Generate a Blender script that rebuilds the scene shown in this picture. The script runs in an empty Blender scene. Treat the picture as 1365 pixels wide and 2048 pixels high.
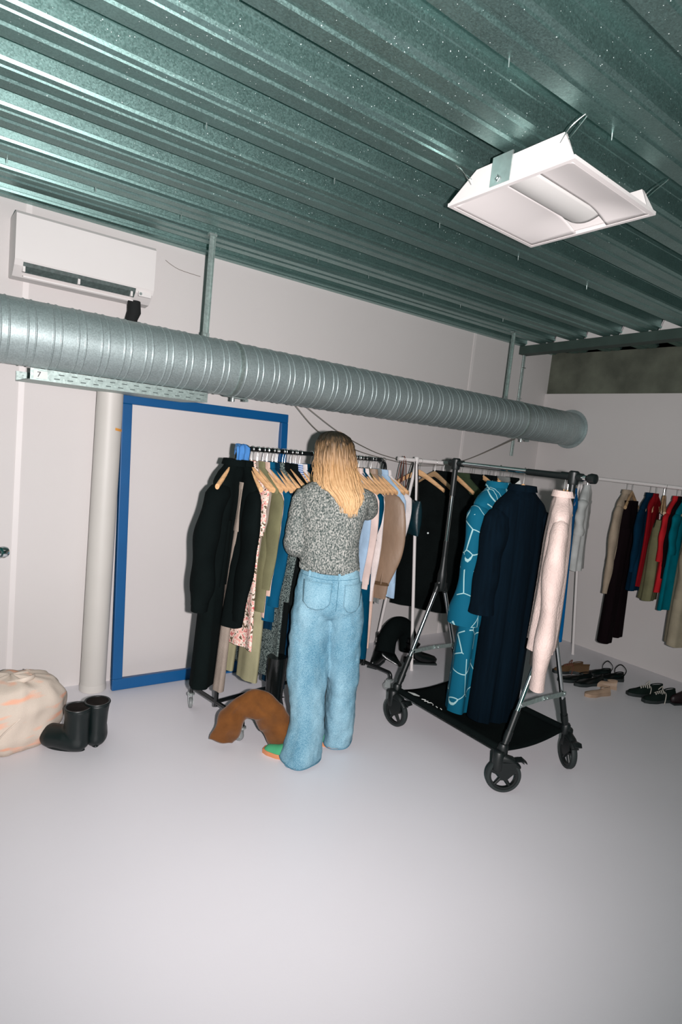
import bpy, bmesh, math, random
from math import sin, cos, pi, radians
from mathutils import Vector, Matrix, noise
random.seed(7)
S = bpy.context.scene
C = bpy.context.scene.collection

# ------------------------------------------------------------------ camera
cam_d = bpy.data.cameras.new('camera')
cam = bpy.data.objects.new('camera', cam_d); C.objects.link(cam)
CR = ((0.8013, -0.5893, 0.1029), (-0.0170, 0.1495, 0.9886), (0.5980, 0.7940, -0.1099))   # right, up, forward
Rt, Up, Fw = [Vector(v).normalized() for v in CR]
Rt = Fw.cross(Up).normalized(); Up = Rt.cross(Fw)
cam.matrix_world = Matrix(((Rt.x, Up.x, -Fw.x, 0), (Rt.y, Up.y, -Fw.y, 0), (Rt.z, Up.z, -Fw.z, 1.64), (0, 0, 0, 1)))
cam_d.sensor_fit = 'VERTICAL'; cam_d.sensor_height = 36.0; cam_d.sensor_width = 24.0
cam_d.lens = 36.0 * 1215 / 2048
cam_d.clip_start = 0.02
S.camera = cam
# ------------------------------------------------------------------ world, flash, exposure
S.view_settings.view_transform = 'Standard'; S.view_settings.look = 'None'
S.view_settings.exposure = 0.0; S.view_settings.gamma = 1.0; S.view_settings.use_curve_mapping = False
W = bpy.data.worlds.new('world'); S.world = W; W.use_nodes = True
W.node_tree.nodes['Background'].inputs[0].default_value = (0.06, 0.86, 0.74, 1)
W.node_tree.nodes['Background'].inputs[1].default_value = 0.085
fl = bpy.data.lights.new('flash', 'SPOT'); flo = bpy.data.objects.new('flash', fl); C.objects.link(flo)
fl.energy = 655; fl.color = (1.0, 0.945, 0.95); fl.shadow_soft_size = 0.022
fl.spot_size = radians(129); fl.spot_blend = 1.0
flo.location = Vector((0, 0, 1.64)) + Rt * 0.14 + Up * 0.0
flo.rotation_euler = (Fw - Rt * 0.12 + Up * 0.14).to_track_quat('-Z', 'Y').to_euler()

# ------------------------------------------------------------------ materials
def rgb(r, g, b):
    f = lambda c: (c / 255 / 12.92) if c <= 10 else (((c / 255) + .055) / 1.055) ** 2.4
    return (f(r), f(g), f(b), 1)
def nmat(name):
    m = bpy.data.materials.new(name); m.use_nodes = True
    nt = m.node_tree; b = nt.nodes['Principled BSDF']
    return m, nt, b
def mat(name, col, rough=.6, metal=0., var=.0, vscale=6., bump=0., bscale=80., spec=.5, coat=0., stretch=None, sheen=0.):
    m, nt, b = nmat(name)
    b.inputs['Roughness'].default_value = rough; b.inputs['Metallic'].default_value = metal
    b.inputs['Specular IOR Level'].default_value = spec
    b.inputs['Base Color'].default_value = col
    if coat: b.inputs['Coat Weight'].default_value = coat
    if sheen: b.inputs['Sheen Weight'].default_value = sheen
    tc = nt.nodes.new('ShaderNodeTexCoord')
    src = tc.outputs['Object']
    if stretch:
        mp = nt.nodes.new('ShaderNodeMapping'); mp.inputs['Scale'].default_value = stretch
        nt.links.new(src, mp.inputs[0]); src = mp.outputs[0]
    n = nt.nodes.new('ShaderNodeTexNoise'); n.inputs['Scale'].default_value = vscale; n.inputs['Detail'].default_value = 4
    nt.links.new(src, n.inputs['Vector'])
    r = nt.nodes.new('ShaderNodeValToRGB')
    lo = [max(0, c * (1 - var)) for c in col[:3]] + [1]; hi = [min(1, c * (1 + var)) for c in col[:3]] + [1]
    r.color_ramp.elements[0].position = .3; r.color_ramp.elements[0].color = lo
    r.color_ramp.elements[1].position = .7; r.color_ramp.elements[1].color = hi
    nt.links.new(n.outputs['Fac'], r.inputs[0]); nt.links.new(r.outputs[0], b.inputs['Base Color'])
    if bump:
        n2 = nt.nodes.new('ShaderNodeTexNoise'); n2.inputs['Scale'].default_value = bscale; n2.inputs['Detail'].default_value = 3
        nt.links.new(src, n2.inputs['Vector'])
        bp = nt.nodes.new('ShaderNodeBump'); bp.inputs['Strength'].default_value = bump; bp.inputs['Distance'].default_value = .004
        nt.links.new(n2.outputs['Fac'], bp.inputs['Height']); nt.links.new(bp.outputs[0], b.inputs['Normal'])
    return m
def fabric(name, col, bump=.35, bscale=260, var=.14, rough=.92, **k):
    return mat(name, col, rough=rough, var=var, vscale=9, bump=bump, bscale=bscale, spec=.06, **k)
def speckle(name, cols, scale, bump=.5, stretch=None, rough=.95, feature='noise', soft=.04):
    m, nt, b = nmat(name); b.inputs['Roughness'].default_value = rough; b.inputs['Specular IOR Level'].default_value = .15
    tc = nt.nodes.new('ShaderNodeTexCoord'); src = tc.outputs['Object']
    if stretch:
        mp = nt.nodes.new('ShaderNodeMapping'); mp.inputs['Scale'].default_value = stretch
        nt.links.new(src, mp.inputs[0]); src = mp.outputs[0]
    n = nt.nodes.new('ShaderNodeTexNoise'); n.inputs['Scale'].default_value = scale; n.inputs['Detail'].default_value = 2
    nt.links.new(src, n.inputs['Vector'])
    r = nt.nodes.new('ShaderNodeValToRGB')
    for i, (p, c) in enumerate(cols):
        e = r.color_ramp.elements[i] if i < 2 else r.color_ramp.elements.new(p)
        e.position = p; e.color = c
    nt.links.new(n.outputs['Fac'], r.inputs[0]); nt.links.new(r.outputs[0], b.inputs['Base Color'])
    bp = nt.nodes.new('ShaderNodeBump'); bp.inputs['Strength'].default_value = bump; bp.inputs['Distance'].default_value = .006
    nt.links.new(n.outputs['Fac'], bp.inputs['Height']); nt.links.new(bp.outputs[0], b.inputs['Normal'])
    return m

M = {}
M['wall'] = mat('wall_paint', rgb(206, 201, 199), .75, var=.015, vscale=1.5, bump=.12, bscale=220, spec=.3)
M['floor'] = mat('floor_paint', rgb(222, 219, 223), .38, var=.02, vscale=1.2, bump=.05, bscale=150, spec=.35)
M['concrete'] = mat('bare_concrete', rgb(92, 96, 84), .9, var=.3, vscale=5, bump=.5, bscale=60)
M['white'] = mat('white_enamel', rgb(222, 216, 214), .45, var=.01)
M['white_plastic'] = mat('white_plastic', rgb(218, 213, 211), .4, var=.01)
M['diffuser'] = mat('lamp_diffuser', rgb(205, 203, 200), .6, var=.01)
M['black_metal'] = mat('black_powder_coat', rgb(10, 14, 15), .3, spec=.5, coat=.3)
M['black_plastic'] = mat('black_plastic', rgb(14, 20, 20), .45)
M['rubber'] = mat('black_rubber', rgb(30, 38, 38), .7)
M['chrome'] = mat('chrome', (.75, .78, .78, 1), .14, metal=1)
M['zinc'] = mat('zinc_plate', rgb(190, 198, 196), .35, metal=.8, var=.1, vscale=30)
M['blue'] = mat('blue_paint', rgb(0, 80, 134), .4, var=.04)
M['pipe'] = mat('cream_plastic', rgb(198, 194, 188), .5, var=.02)
M['grey_rubber'] = mat('grey_wheel', rgb(120, 124, 124), .5)
M['hook'] = mat('hook_wire', (.75, .74, .72, 1), .25, metal=1)
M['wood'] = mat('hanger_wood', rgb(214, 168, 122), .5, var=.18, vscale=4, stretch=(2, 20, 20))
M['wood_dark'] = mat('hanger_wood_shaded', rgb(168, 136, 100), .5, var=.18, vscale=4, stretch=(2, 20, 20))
M['foam'] = mat('pipe_insulation', rgb(16, 18, 18), .9, bump=.4, bscale=60)
M['cable'] = mat('grey_cable', rgb(120, 112, 104), .6)
M['orange'] = mat('orange_tape', rgb(216, 150, 70), .6)
M['ink'] = mat('black_ink', rgb(22, 24, 24), .6)
M['label'] = mat('paper_label', rgb(206, 210, 206), .6)
M['vent'] = mat('vent_interior', rgb(70, 82, 80), .6, var=.3, vscale=60)

def galvanised(name, base, rough, scale, specks=True, metal=.75):
    m, nt, b = nmat(name)
    b.inputs['Metallic'].default_value = metal
    tc = nt.nodes.new('ShaderNodeTexCoord')
    n = nt.nodes.new('ShaderNodeTexVoronoi'); n.inputs['Scale'].default_value = scale
    n2 = nt.nodes.new('ShaderNodeTexNoise'); n2.inputs['Scale'].default_value = 9; n2.inputs['Detail'].default_value = 5
    nt.links.new(tc.outputs['Object'], n.inputs['Vector']); nt.links.new(tc.outputs['Object'], n2.inputs['Vector'])
    sp = nt.nodes.new('ShaderNodeSeparateColor'); nt.links.new(n.outputs['Color'], sp.inputs[0])
    mr = nt.nodes.new('ShaderNodeMapRange'); mr.inputs['To Min'].default_value = rough - .03; mr.inputs['To Max'].default_value = rough + .10
    nt.links.new(sp.outputs[0], mr.inputs['Value']); nt.links.new(mr.outputs[0], b.inputs['Roughness'])
    mx = nt.nodes.new('ShaderNodeMix'); mx.data_type = 'RGBA'; mx.inputs['A'].default_value = [c * .72 for c in base[:3]] + [1]; mx.inputs['B'].default_value = [min(1, c * 1.3) for c in base[:3]] + [1]
    ma = nt.nodes.new('ShaderNodeMath'); ma.operation = 'MULTIPLY_ADD'; ma.inputs[1].default_value = .45
    nt.links.new(sp.outputs[1], ma.inputs[0]); m3 = nt.nodes.new('ShaderNodeMath'); m3.operation = 'MULTIPLY'; m3.inputs[1].default_value = .55
    nt.links.new(n2.outputs['Fac'], m3.inputs[0]); nt.links.new(m3.outputs[0], ma.inputs[2])
    nt.links.new(ma.outputs[0], mx.inputs['Factor'])
    out = mx.outputs['Result']
    if specks:
        v = nt.nodes.new('ShaderNodeTexVoronoi'); v.inputs['Scale'].default_value = 62
        nt.links.new(tc.outputs['Object'], v.inputs['Vector'])
        s2 = nt.nodes.new('ShaderNodeSeparateColor'); nt.links.new(v.outputs['Color'], s2.inputs[0])
        th = nt.nodes.new('ShaderNodeMath'); th.operation = 'MULTIPLY'; th.inputs[1].default_value = .12
        nt.links.new(s2.outputs[0], th.inputs[0])
        lt = nt.nodes.new('ShaderNodeMath'); lt.operation = 'LESS_THAN'
        nt.links.new(v.outputs['Distance'], lt.inputs[0]); nt.links.new(th.outputs[0], lt.inputs[1])
        m2 = nt.nodes.new('ShaderNodeMix'); m2.data_type = 'RGBA'; m2.inputs['B'].default_value = (.75, .8, .78, 1)
        s4 = nt.nodes.new('ShaderNodeMath'); s4.operation = 'MULTIPLY'; s4.inputs[1].default_value = .6
        nt.links.new(lt.outputs[0], s4.inputs[0])
        mm = nt.nodes.new('ShaderNodeMath'); mm.operation = 'MULTIPLY_ADD'; mm.inputs[1].default_value = -metal; mm.inputs[2].default_value = metal; nt.links.new(lt.outputs[0], mm.inputs[0]); nt.links.new(mm.outputs[0], b.inputs['Metallic'])
        nt.links.new(s4.outputs[0], m2.inputs['Factor']); nt.links.new(out, m2.inputs['A']); out = m2.outputs['Result']
    nt.links.new(out, b.inputs['Base Color'])
    bp = nt.nodes.new('ShaderNodeBump'); bp.inputs['Strength'].default_value = .05; bp.inputs['Distance'].default_value = .001
    nt.links.new(n.outputs['Distance'], bp.inputs['Height']); nt.links.new(bp.outputs[0], b.inputs['Normal'])
    return m
M['deck'] = galvanised('galvanised_deck', (.235, .375, .352, 1), .37, 230, metal=.93)
M['duct'] = galvanised('galvanised_duct', (.38, .45, .45, 1), .46, 200, specks=False, metal=.62)
M['steel'] = galvanised('galvanised_steel', (.33, .40, .38, 1), .5, 90, specks=False)
M['beam'] = mat('painted_steel', rgb(66, 82, 76), .6, metal=.3, var=.15)

# fabrics
F = {}
F['black'] = fabric('black_wool', (.0035, .0052, .0052, 1), var=.2)
F['black_soft'] = fabric('black_velvet', (.0030, .0052, .0052, 1))
F['black_trouser'] = fabric('black_twill', (.0032, .0056, .0055, 1))
F['taupe'] = fabric('taupe_knit', rgb(140, 128, 118), bump=.6, bscale=160)
F['olive'] = fabric('olive_cotton', rgb(112, 110, 82))
F['khaki'] = fabric('khaki_cotton', rgb(142, 138, 110))
F['pinkbeige'] = fabric('pink_beige_cotton', rgb(200, 172, 158))
F['denim'] = fabric('dark_denim', rgb(10, 74, 104), var=.3, stretch=(1, 1, .3))
F['navy'] = fabric('navy_cotton', rgb(6, 38, 58))
F['navy_coat'] = fabric('navy_wool', (.0013, .0052, .0098, 1), var=.25, stretch=(6, 6, .4))
F['tweed'] = speckle('charcoal_tweed', [(.4, rgb(18, 32, 34)), (.62, rgb(116, 128, 124))], 170)
F['teal'] = fabric('petrol_wool', rgb(0, 62, 88))
F['paleblue'] = fabric('pale_blue_cotton', rgb(158, 184, 208))
F['blush'] = fabric('blush_crepe', rgb(214, 192, 184), bump=.15)
F['cream'] = fabric('cream_knit', rgb(218, 206, 202), bump=.6, bscale=120)
F['coral'] = fabric('coral_cotton', rgb(230, 92, 82))
F['brown_leather'] = mat('brown_nappa', rgb(136, 112, 92), .5, var=.15, vscale=12, bump=.5, bscale=40, stretch=(1, 1, .4))
F['white_knit'] = fabric('off_white_knit', rgb(208, 200, 198), bump=.5, bscale=140)
F['grey'] = fabric('grey_cotton', rgb(120, 124, 122))
F['lightgrey'] = fabric('light_grey_jersey', rgb(196, 198, 196), bump=.2)
F['olive_dark'] = fabric('dark_green_cotton', rgb(52, 64, 46))
F['mauve'] = fabric('mauve_wool', rgb(104, 84, 76))
F['pinkknit'] = fabric('pale_pink_knit', rgb(214, 192, 184), bump=.9, bscale=110)
F['cobalt'] = fabric('cobalt_cotton', rgb(0, 82, 134))
F['lilac'] = fabric('lilac_cotton', rgb(176, 164, 172))
F['red'] = fabric('red_jersey', rgb(176, 34, 40))
F['darkred'] = fabric('dark_red_jersey', rgb(128, 18, 26))
F['beige_wool'] = fabric('oatmeal_wool', rgb(158, 142, 124), bump=.6, bscale=120)
F['trench'] = fabric('stone_cotton', rgb(150, 140, 120))
F['tealcotton'] = fabric('teal_cotton', rgb(0, 96, 108))
F['brown_black'] = fabric('blackened_brown_wool', (.006, .003, .004, 1))
F['canvas'] = fabric('cream_canvas', rgb(206, 192, 178), bump=.4, bscale=200)
F['suede'] = mat('tan_suede', rgb(104, 64, 30), .95, var=.22, vscale=14, bump=.4, bscale=150, spec=.1, sheen=.2)
F['blackleather'] = mat('black_leather', rgb(8, 12, 12), .28, var=.1, bump=.3, bscale=60, coat=.1)
F['leatherteal'] = mat('dark_leather', rgb(10, 44, 52), .4, var=.3, vscale=10, bump=.3, bscale=60)
F['rubberboot'] = mat('dark_green_rubber', rgb(4, 17, 17), .42, bump=.1, bscale=30)
F['lining'] = fabric('boot_lining', rgb(34, 30, 28), var=.5)
F['brownstrap'] = mat('brown_strap', rgb(104, 60, 48), .5)
F['skin'] = mat('skin', rgb(222, 178, 156), .5, var=.05)
F['shoe_green'] = mat('green_suede', rgb(62, 152, 106), .85, var=.1, bump=.3, bscale=200)
F['gum'] = mat('gum_sole', rgb(198, 130, 88), .6)
F['darkgreen'] = fabric('dark_green_suede', rgb(22, 32, 29))
F['laces'] = fabric('white_laces', rgb(190, 184, 174))
F['brownshoe'] = mat('brown_shoe_suede', rgb(84, 60, 34), .85, var=.15, bump=.3)
F['beigeshoe'] = mat('beige_shoe_leather', rgb(164, 138, 116), .55, var=.12, bump=.3)
F['burgundy'] = mat('blackened_burgundy_leather', rgb(26, 8, 12), .5)
F['stitch'] = fabric('stitching', rgb(96, 132, 148))

# floral dress, kimono print, striped blouse, jeans, sweater
def floral():
    m = speckle('floral_print', [(0, rgb(228, 206, 190)), (1, rgb(228, 206, 190))], 60, bump=.1)
    nt = m.node_tree; b = nt.nodes['Principled BSDF']; tc = nt.nodes.new('ShaderNodeTexCoord')
    v = nt.nodes.new('ShaderNodeTexNoise'); v.inputs['Scale'].default_value = 55; nt.links.new(tc.outputs['Object'], v.inputs['Vector'])
    r = nt.nodes.new('ShaderNodeValToRGB'); el = r.color_ramp.elements
    el[0].position = .40; el[0].color = rgb(92, 78, 60); el[1].position = .44; el[1].color = rgb(232, 212, 198)
    for p, c in ((.53, rgb(232, 212, 198)), (.56, rgb(214, 112, 104)), (.60, rgb(236, 200, 186)), (.66, rgb(190, 90, 90))):
        e = el.new(p); e.color = c
    nt.links.new(v.outputs['Fac'], r.inputs[0]); nt.links.new(r.outputs[0], b.inputs['Base Color']); return m
F['floral'] = floral()
F['floral_mesh'] = None
def stripes():
    m, nt, b = nmat('blue_white_stripes'); b.inputs['Roughness'].default_value = .9
    tc = nt.nodes.new('ShaderNodeTexCoord'); w = nt.nodes.new('ShaderNodeTexWave'); w.bands_direction = 'Z'; w.inputs['Scale'].default_value = 26
    nt.links.new(tc.outputs['Object'], w.inputs['Vector'])
    r = nt.nodes.new('ShaderNodeValToRGB'); r.color_ramp.elements[0].position = .45; r.color_ramp.elements[0].color = rgb(60, 92, 150)
    r.color_ramp.elements[1].position = .55; r.color_ramp.elements[1].color = rgb(190, 202, 220)
    nt.links.new(w.outputs['Fac'], r.inputs[0]); nt.links.new(r.outputs[0], b.inputs['Base Color']); return m
F['stripes'] = stripes()
def robe_print():
    m, nt, b = nmat('teal_line_print'); b.inputs['Roughness'].default_value = .85; b.inputs['Specular IOR Level'].default_value = .2
    tc = nt.nodes.new('ShaderNodeTexCoord'); L = nt.links.new
    mp = nt.nodes.new('ShaderNodeMapping'); mp.inputs['Scale'].default_value = (1, .4, .62); L(tc.outputs['Object'], mp.inputs[0])
    v = nt.nodes.new('ShaderNodeTexVoronoi'); v.feature = 'DISTANCE_TO_EDGE'; v.inputs['Scale'].default_value = 11; v.inputs['Randomness'].default_value = .9; L(mp.outputs[0], v.inputs['Vector'])
    lt = nt.nodes.new('ShaderNodeMath'); lt.operation = 'LESS_THAN'; lt.inputs[1].default_value = .017; L(v.outputs['Distance'], lt.inputs[0])
    n = nt.nodes.new('ShaderNodeTexNoise'); n.inputs['Scale'].default_value = 6; L(tc.outputs['Object'], n.inputs['Vector'])
    gt = nt.nodes.new('ShaderNodeMath'); gt.operation = 'GREATER_THAN'; gt.inputs[1].default_value = .42; L(n.outputs['Fac'], gt.inputs[0])
    mu = nt.nodes.new('ShaderNodeMath'); mu.operation = 'MULTIPLY'; L(lt.outputs[0], mu.inputs[0]); L(gt.outputs[0], mu.inputs[1])
    v2 = nt.nodes.new('ShaderNodeTexVoronoi'); v2.inputs['Scale'].default_value = 4.2; v2.inputs['Randomness'].default_value = 1; L(mp.outputs[0], v2.inputs['Vector'])
    c1 = nt.nodes.new('ShaderNodeMath'); c1.operation = 'COMPARE'; c1.inputs[1].default_value = .30; c1.inputs[2].default_value = .006; L(v2.outputs['Distance'], c1.inputs[0])
    mx = nt.nodes.new('ShaderNodeMath'); mx.operation = 'MAXIMUM'; L(mu.outputs[0], mx.inputs[0]); L(c1.outputs[0], mx.inputs[1])
    mix = nt.nodes.new('ShaderNodeMix'); mix.data_type = 'RGBA'; mix.inputs['A'].default_value = rgb(0, 84, 108); mix.inputs['B'].default_value = rgb(150, 186, 188)
    L(mx.outputs[0], mix.inputs['Factor']); L(mix.outputs['Result'], b.inputs['Base Color'])
    return m
F['robe'] = robe_print()
def jeans_mat():
    m, nt, b = nmat('washed_denim'); b.inputs['Roughness'].default_value = .9; b.inputs['Specular IOR Level'].default_value = .15
    tc = nt.nodes.new('ShaderNodeTexCoord')
    mp = nt.nodes.new('ShaderNodeMapping'); mp.inputs['Scale'].default_value = (1, 1, .35); nt.links.new(tc.outputs['Object'], mp.inputs[0])
    a = nt.nodes.new('ShaderNodeTexNoise'); a.inputs['Scale'].default_value = 7; a.inputs['Detail'].default_value = 6; nt.links.new(mp.outputs[0], a.inputs['Vector'])
    c = nt.nodes.new('ShaderNodeTexNoise'); c.inputs['Scale'].default_value = 240; nt.links.new(tc.outputs['Object'], c.inputs['Vector'])
    ad = nt.nodes.new('ShaderNodeMath'); ad.operation = 'MULTIPLY_ADD'; ad.inputs[1].default_value = .45; nt.links.new(c.outputs['Fac'], ad.inputs[0]); 
    s = nt.nodes.new('ShaderNodeMath'); s.operation = 'MULTIPLY'; s.inputs[1].default_value = .6; nt.links.new(a.outputs['Fac'], s.inputs[0]); nt.links.new(s.outputs[0], ad.inputs[2])
    r = nt.nodes.new('ShaderNodeValToRGB'); r.color_ramp.elements[0].position = .38; r.color_ramp.elements[0].color = rgb(74, 122, 144)
    r.color_ramp.elements[1].position = .68; r.color_ramp.elements[1].color = rgb(148, 184, 198)
    nt.links.new(ad.outputs[0], r.inputs[0]); nt.links.new(r.outputs[0], b.inputs['Base Color'])
    bp = nt.nodes.new('ShaderNodeBump'); bp.inputs['Strength'].default_value = .3; bp.inputs['Distance'].default_value = .003
    nt.links.new(c.outputs['Fac'], bp.inputs['Height']); nt.links.new(bp.outputs[0], b.inputs['Normal'])
    return m
F['jeans'] = jeans_mat()
F['jeans_dark'] = fabric('denim_seam', rgb(78, 122, 142))
F['sweater'] = speckle('marled_grey_knit', [(.34, rgb(60, 70, 68)), (.50, rgb(116, 121, 117)), (.67, rgb(176, 174, 168))], 150, bump=.8, stretch=(1, 1, .7))
def hair_mat():
    m, nt, b = nmat('blonde_hair'); b.inputs['Roughness'].default_value = .5; b.inputs['Specular IOR Level'].default_value = .25
    tc = nt.nodes.new('ShaderNodeTexCoord'); sp = nt.nodes.new('ShaderNodeSeparateXYZ'); nt.links.new(tc.outputs['Object'], sp.inputs[0])
    mp = nt.nodes.new('ShaderNodeMapping'); mp.inputs['Scale'].default_value = (1, 1, .05); nt.links.new(tc.outputs['Object'], mp.inputs[0])
    n = nt.nodes.new('ShaderNodeTexNoise'); n.inputs['Scale'].default_value = 90; n.inputs['Detail'].default_value = 5; nt.links.new(mp.outputs[0], n.inputs['Vector'])
    mr = nt.nodes.new('ShaderNodeMapRange'); mr.inputs['From Min'].default_value = 1.38; mr.inputs['From Max'].default_value = 1.70
    nt.links.new(sp.outputs['Z'], mr.inputs['Value'])
    ad = nt.nodes.new('ShaderNodeMath'); ad.operation = 'MULTIPLY_ADD'; ad.inputs[1].default_value = .55
    nt.links.new(n.outputs['Fac'], ad.inputs[0]); 
    sb = nt.nodes.new('ShaderNodeMath'); sb.operation = 'SUBTRACT'; sb.inputs[1].default_value = .27; nt.links.new(mr.outputs[0], sb.inputs[0]); nt.links.new(sb.outputs[0], ad.inputs[2])
    r = nt.nodes.new('ShaderNodeValToRGB'); el = r.color_ramp.elements
    el[0].position = .05; el[0].color = rgb(204, 166, 122); el[1].position = .95; el[1].color = rgb(40, 36, 28)
    for p, c in ((.42, rgb(170, 132, 90)), (.60, rgb(156, 124, 92)), (.74, rgb(112, 88, 62)), (.86, rgb(56, 46, 34))):
        e = el.new(p); e.color = c
    nt.links.new(ad.outputs[0], r.inputs[0]); nt.links.new(r.outputs[0], b.inputs['Base Color'])
    bp = nt.nodes.new('ShaderNodeBump'); bp.inputs['Strength'].default_value = .7; bp.inputs['Distance'].default_value = .004
    nt.links.new(n.outputs['Fac'], bp.inputs['Height']); nt.links.new(bp.outputs[0], b.inputs['Normal'])
    return m
F['hair'] = hair_mat()
def orange_print():
    m = fabric('canvas_with_orange_print', rgb(206, 192, 178)); nt = m.node_tree; b = nt.nodes['Principled BSDF']
    tc = nt.nodes.new('ShaderNodeTexCoord'); mp = nt.nodes.new('ShaderNodeMapping')
    mp.inputs['Scale'].default_value = (6, 6, 22); mp.inputs['Rotation'].default_value = (0, .35, 0)
    nt.links.new(tc.outputs['Object'], mp.inputs[0])
    n = nt.nodes.new('ShaderNodeTexNoise'); n.inputs['Scale'].default_value = 1.4; n.inputs['Detail'].default_value = 1; nt.links.new(mp.outputs[0], n.inputs['Vector'])
    r = nt.nodes.new('ShaderNodeValToRGB'); el = r.color_ramp.elements; el[0].position = .56; el[0].color = rgb(206, 192, 178); el[1].position = .70; el[1].color = rgb(230, 176, 150)
    nt.links.new(n.outputs['Fac'], r.inputs[0]); nt.links.new(r.outputs[0], b.inputs['Base Color']); return m
F['canvas_print'] = orange_print()

# ------------------------------------------------------------------ mesh builder
class MB:
    def __init__(s): s.v = []; s.f = []
    def add(s, vs, fs):
        n = len(s.v); s.v += [tuple(v) for v in vs]; s.f += [tuple(n + i for i in f) for f in fs]; return s
    def box(s, c, d, rot=None):
        hx, hy, hz = d[0] / 2, d[1] / 2, d[2] / 2
        vs = [Vector((x, y, z)) for x in (-hx, hx) for y in (-hy, hy) for z in (-hz, hz)]
        if rot: 
            R = Matrix.Rotation(rot[2], 3, 'Z') @ Matrix.Rotation(rot[1], 3, 'Y') @ Matrix.Rotation(rot[0], 3, 'X'); vs = [R @ v for v in vs]
        vs = [v + Vector(c) for v in vs]
        return s.add(vs, [(0, 1, 3, 2), (4, 6, 7, 5), (0, 4, 5, 1), (2, 3, 7, 6), (0, 2, 6, 4), (1, 5, 7, 3)])
    def rings(s, rs, cap=True, closed=False):
        n = len(rs[0]); m = len(rs); vs = [v for r in rs for v in r]; fs = []
        for i in range(m if closed else m - 1):
            j = (i + 1) % m
            for k in range(n):
                l = (k + 1) % n
                fs.append((i * n + k, i * n + l, j * n + l, j * n + k))
        if cap and not closed:
            fs.append(tuple(reversed(range(n)))); fs.append(tuple((m - 1) * n + k for k in range(n)))
        return s.add(vs, fs)
    def grid(s, rs):
        n = len(rs[0]); m = len(rs); vs = [v for r in rs for v in r]
        return s.add(vs, [(i * n + k, i * n + k + 1, (i + 1) * n + k + 1, (i + 1) * n + k) for i in range(m - 1) for k in range(n - 1)])
    def tube(s, pts, r, seg=10, closed=False, flat=1., ref=None, cap=True):
        pts = [Vector(p) for p in pts]; n = len(pts)
        rs = r if isinstance(r, (list, tuple)) else [r] * n
        up = Vector(ref) if ref else None; out = []
        for i, p in enumerate(pts):
            if closed: t = pts[(i + 1) % n] - pts[i - 1]
            else: t = pts[min(i + 1, n - 1)] - pts[max(i - 1, 0)]
            t.normalize()
            if up is None:
                up = Vector((0, 0, 1)) if abs(t.z) < .9 else Vector((1, 0, 0))
            a = up - t * up.dot(t)
            if a.length < 1e-5: a = t.orthogonal()
            a.normalize(); b = t.cross(a)
            if not ref: up = a
            q = rs[i]; fx = q[1] if isinstance(q, (tuple, list)) else q * flat; q = q[0] if isinstance(q, (tuple, list)) else q
            out.append([p + a * q * cos(2 * pi * k / seg) + b * fx * sin(2 * pi * k / seg) for k in range(seg)])
        return s.rings(out, cap=cap, closed=closed)
    def cyl(s, p, q, r, seg=16, r2=None): return s.tube([p, q], [r, r if r2 is None else r2], seg)
    def lathe(s, prof, seg=32, o=(0, 0, 0), axis='z', closed=False):
        o = Vector(o); rs = []
        for r, h in prof:
            ring = []
            for k in range(seg):
                a = 2 * pi * k / seg
                v = {'z': (r * cos(a), r * sin(a), h), 'x': (h, r * cos(a), r * sin(a)), 'y': (r * sin(a), h, r * cos(a))}[axis]
                ring.append(o + Vector(v))
            rs.append(ring)
        return s.rings(rs, cap=not closed, closed=closed)
    def prism(s, poly, a, b, axis='x'):
        def P(u, v, w): return {'x': (w, u, v), 'y': (u, w, v), 'z': (u, v, w)}[axis]
        return s.rings([[P(u, v, a) for u, v in poly], [P(u, v, b) for u, v in poly]])
    def build(s, name, m, parent=None, loc=None, rotz=0., smooth=True, ang=38):
        me = bpy.data.meshes.new(name); me.from_pydata(s.v, [], s.f); me.validate()
        bm = bmesh.new(); bm.from_mesh(me); bmesh.ops.recalc_face_normals(bm, faces=bm.faces); bm.to_mesh(me); bm.free()
        if smooth:
            me.shade_smooth(); me.set_sharp_from_angle(angle=radians(ang))
        o = bpy.data.objects.new(name, me); C.objects.link(o)
        if m: me.materials.append(m)
        if parent: o.parent = parent
        if loc is not None: o.location = loc
        o.rotation_euler.z = rotz
        return o
def thing(name, label, cat, loc=(0, 0, 0), rotz=0., group=None):
    o = bpy.data.objects.new(name, None); C.objects.link(o); o.location = loc; o.rotation_euler.z = rotz
    o.empty_display_size = .05
    return tag(o, label, cat, group)
def tag(o, label, cat, group=None):
    o['label'] = label; o['category'] = cat
    if group: o['group'] = group
    return o
def struct(name, mb, m, label=None, **k):
    o = mb.build(name, m, **k); o['kind'] = 'structure'
    if label: o['label'] = label
    return o
def arc(c, r, a0, a1, n, plane='xz'):
    c = Vector(c); out = []
    for i in range(n + 1):
        a = radians(a0 + (a1 - a0) * i / n)
        d = {'xz': (cos(a), 0, sin(a)), 'yz': (0, cos(a), sin(a)), 'xy': (cos(a), sin(a), 0)}[plane]
        out.append(c + Vector(d) * r)
    return out
def lerp(tab, t):
    if t <= tab[0][0]: return tab[0][1]
    for (a, x), (b, y) in zip(tab, tab[1:]):
        if t <= b:
            f = (t - a) / (b - a); f = f * f * (3 - 2 * f) * .5 + f * .5
            if isinstance(x, (tuple, list)): return tuple(p + (q - p) * f for p, q in zip(x, y))
            return x + (y - x) * f
    return tab[-1][1]
def spline(pts, n=8):
    P = [Vector(p) for p in pts]; P = [P[0]] + P + [P[-1]]; out = []
    for i in range(1, len(P) - 2):
        for k in range(n):
            t = k / n; a, b, c, d = P[i - 1:i + 3]
            out.append(.5 * ((2 * b) + (c - a) * t + (2 * a - 5 * b + 4 * c - d) * t * t + (3 * b - a - 3 * c + d) * t ** 3))
    out.append(P[-2]); return out
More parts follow.
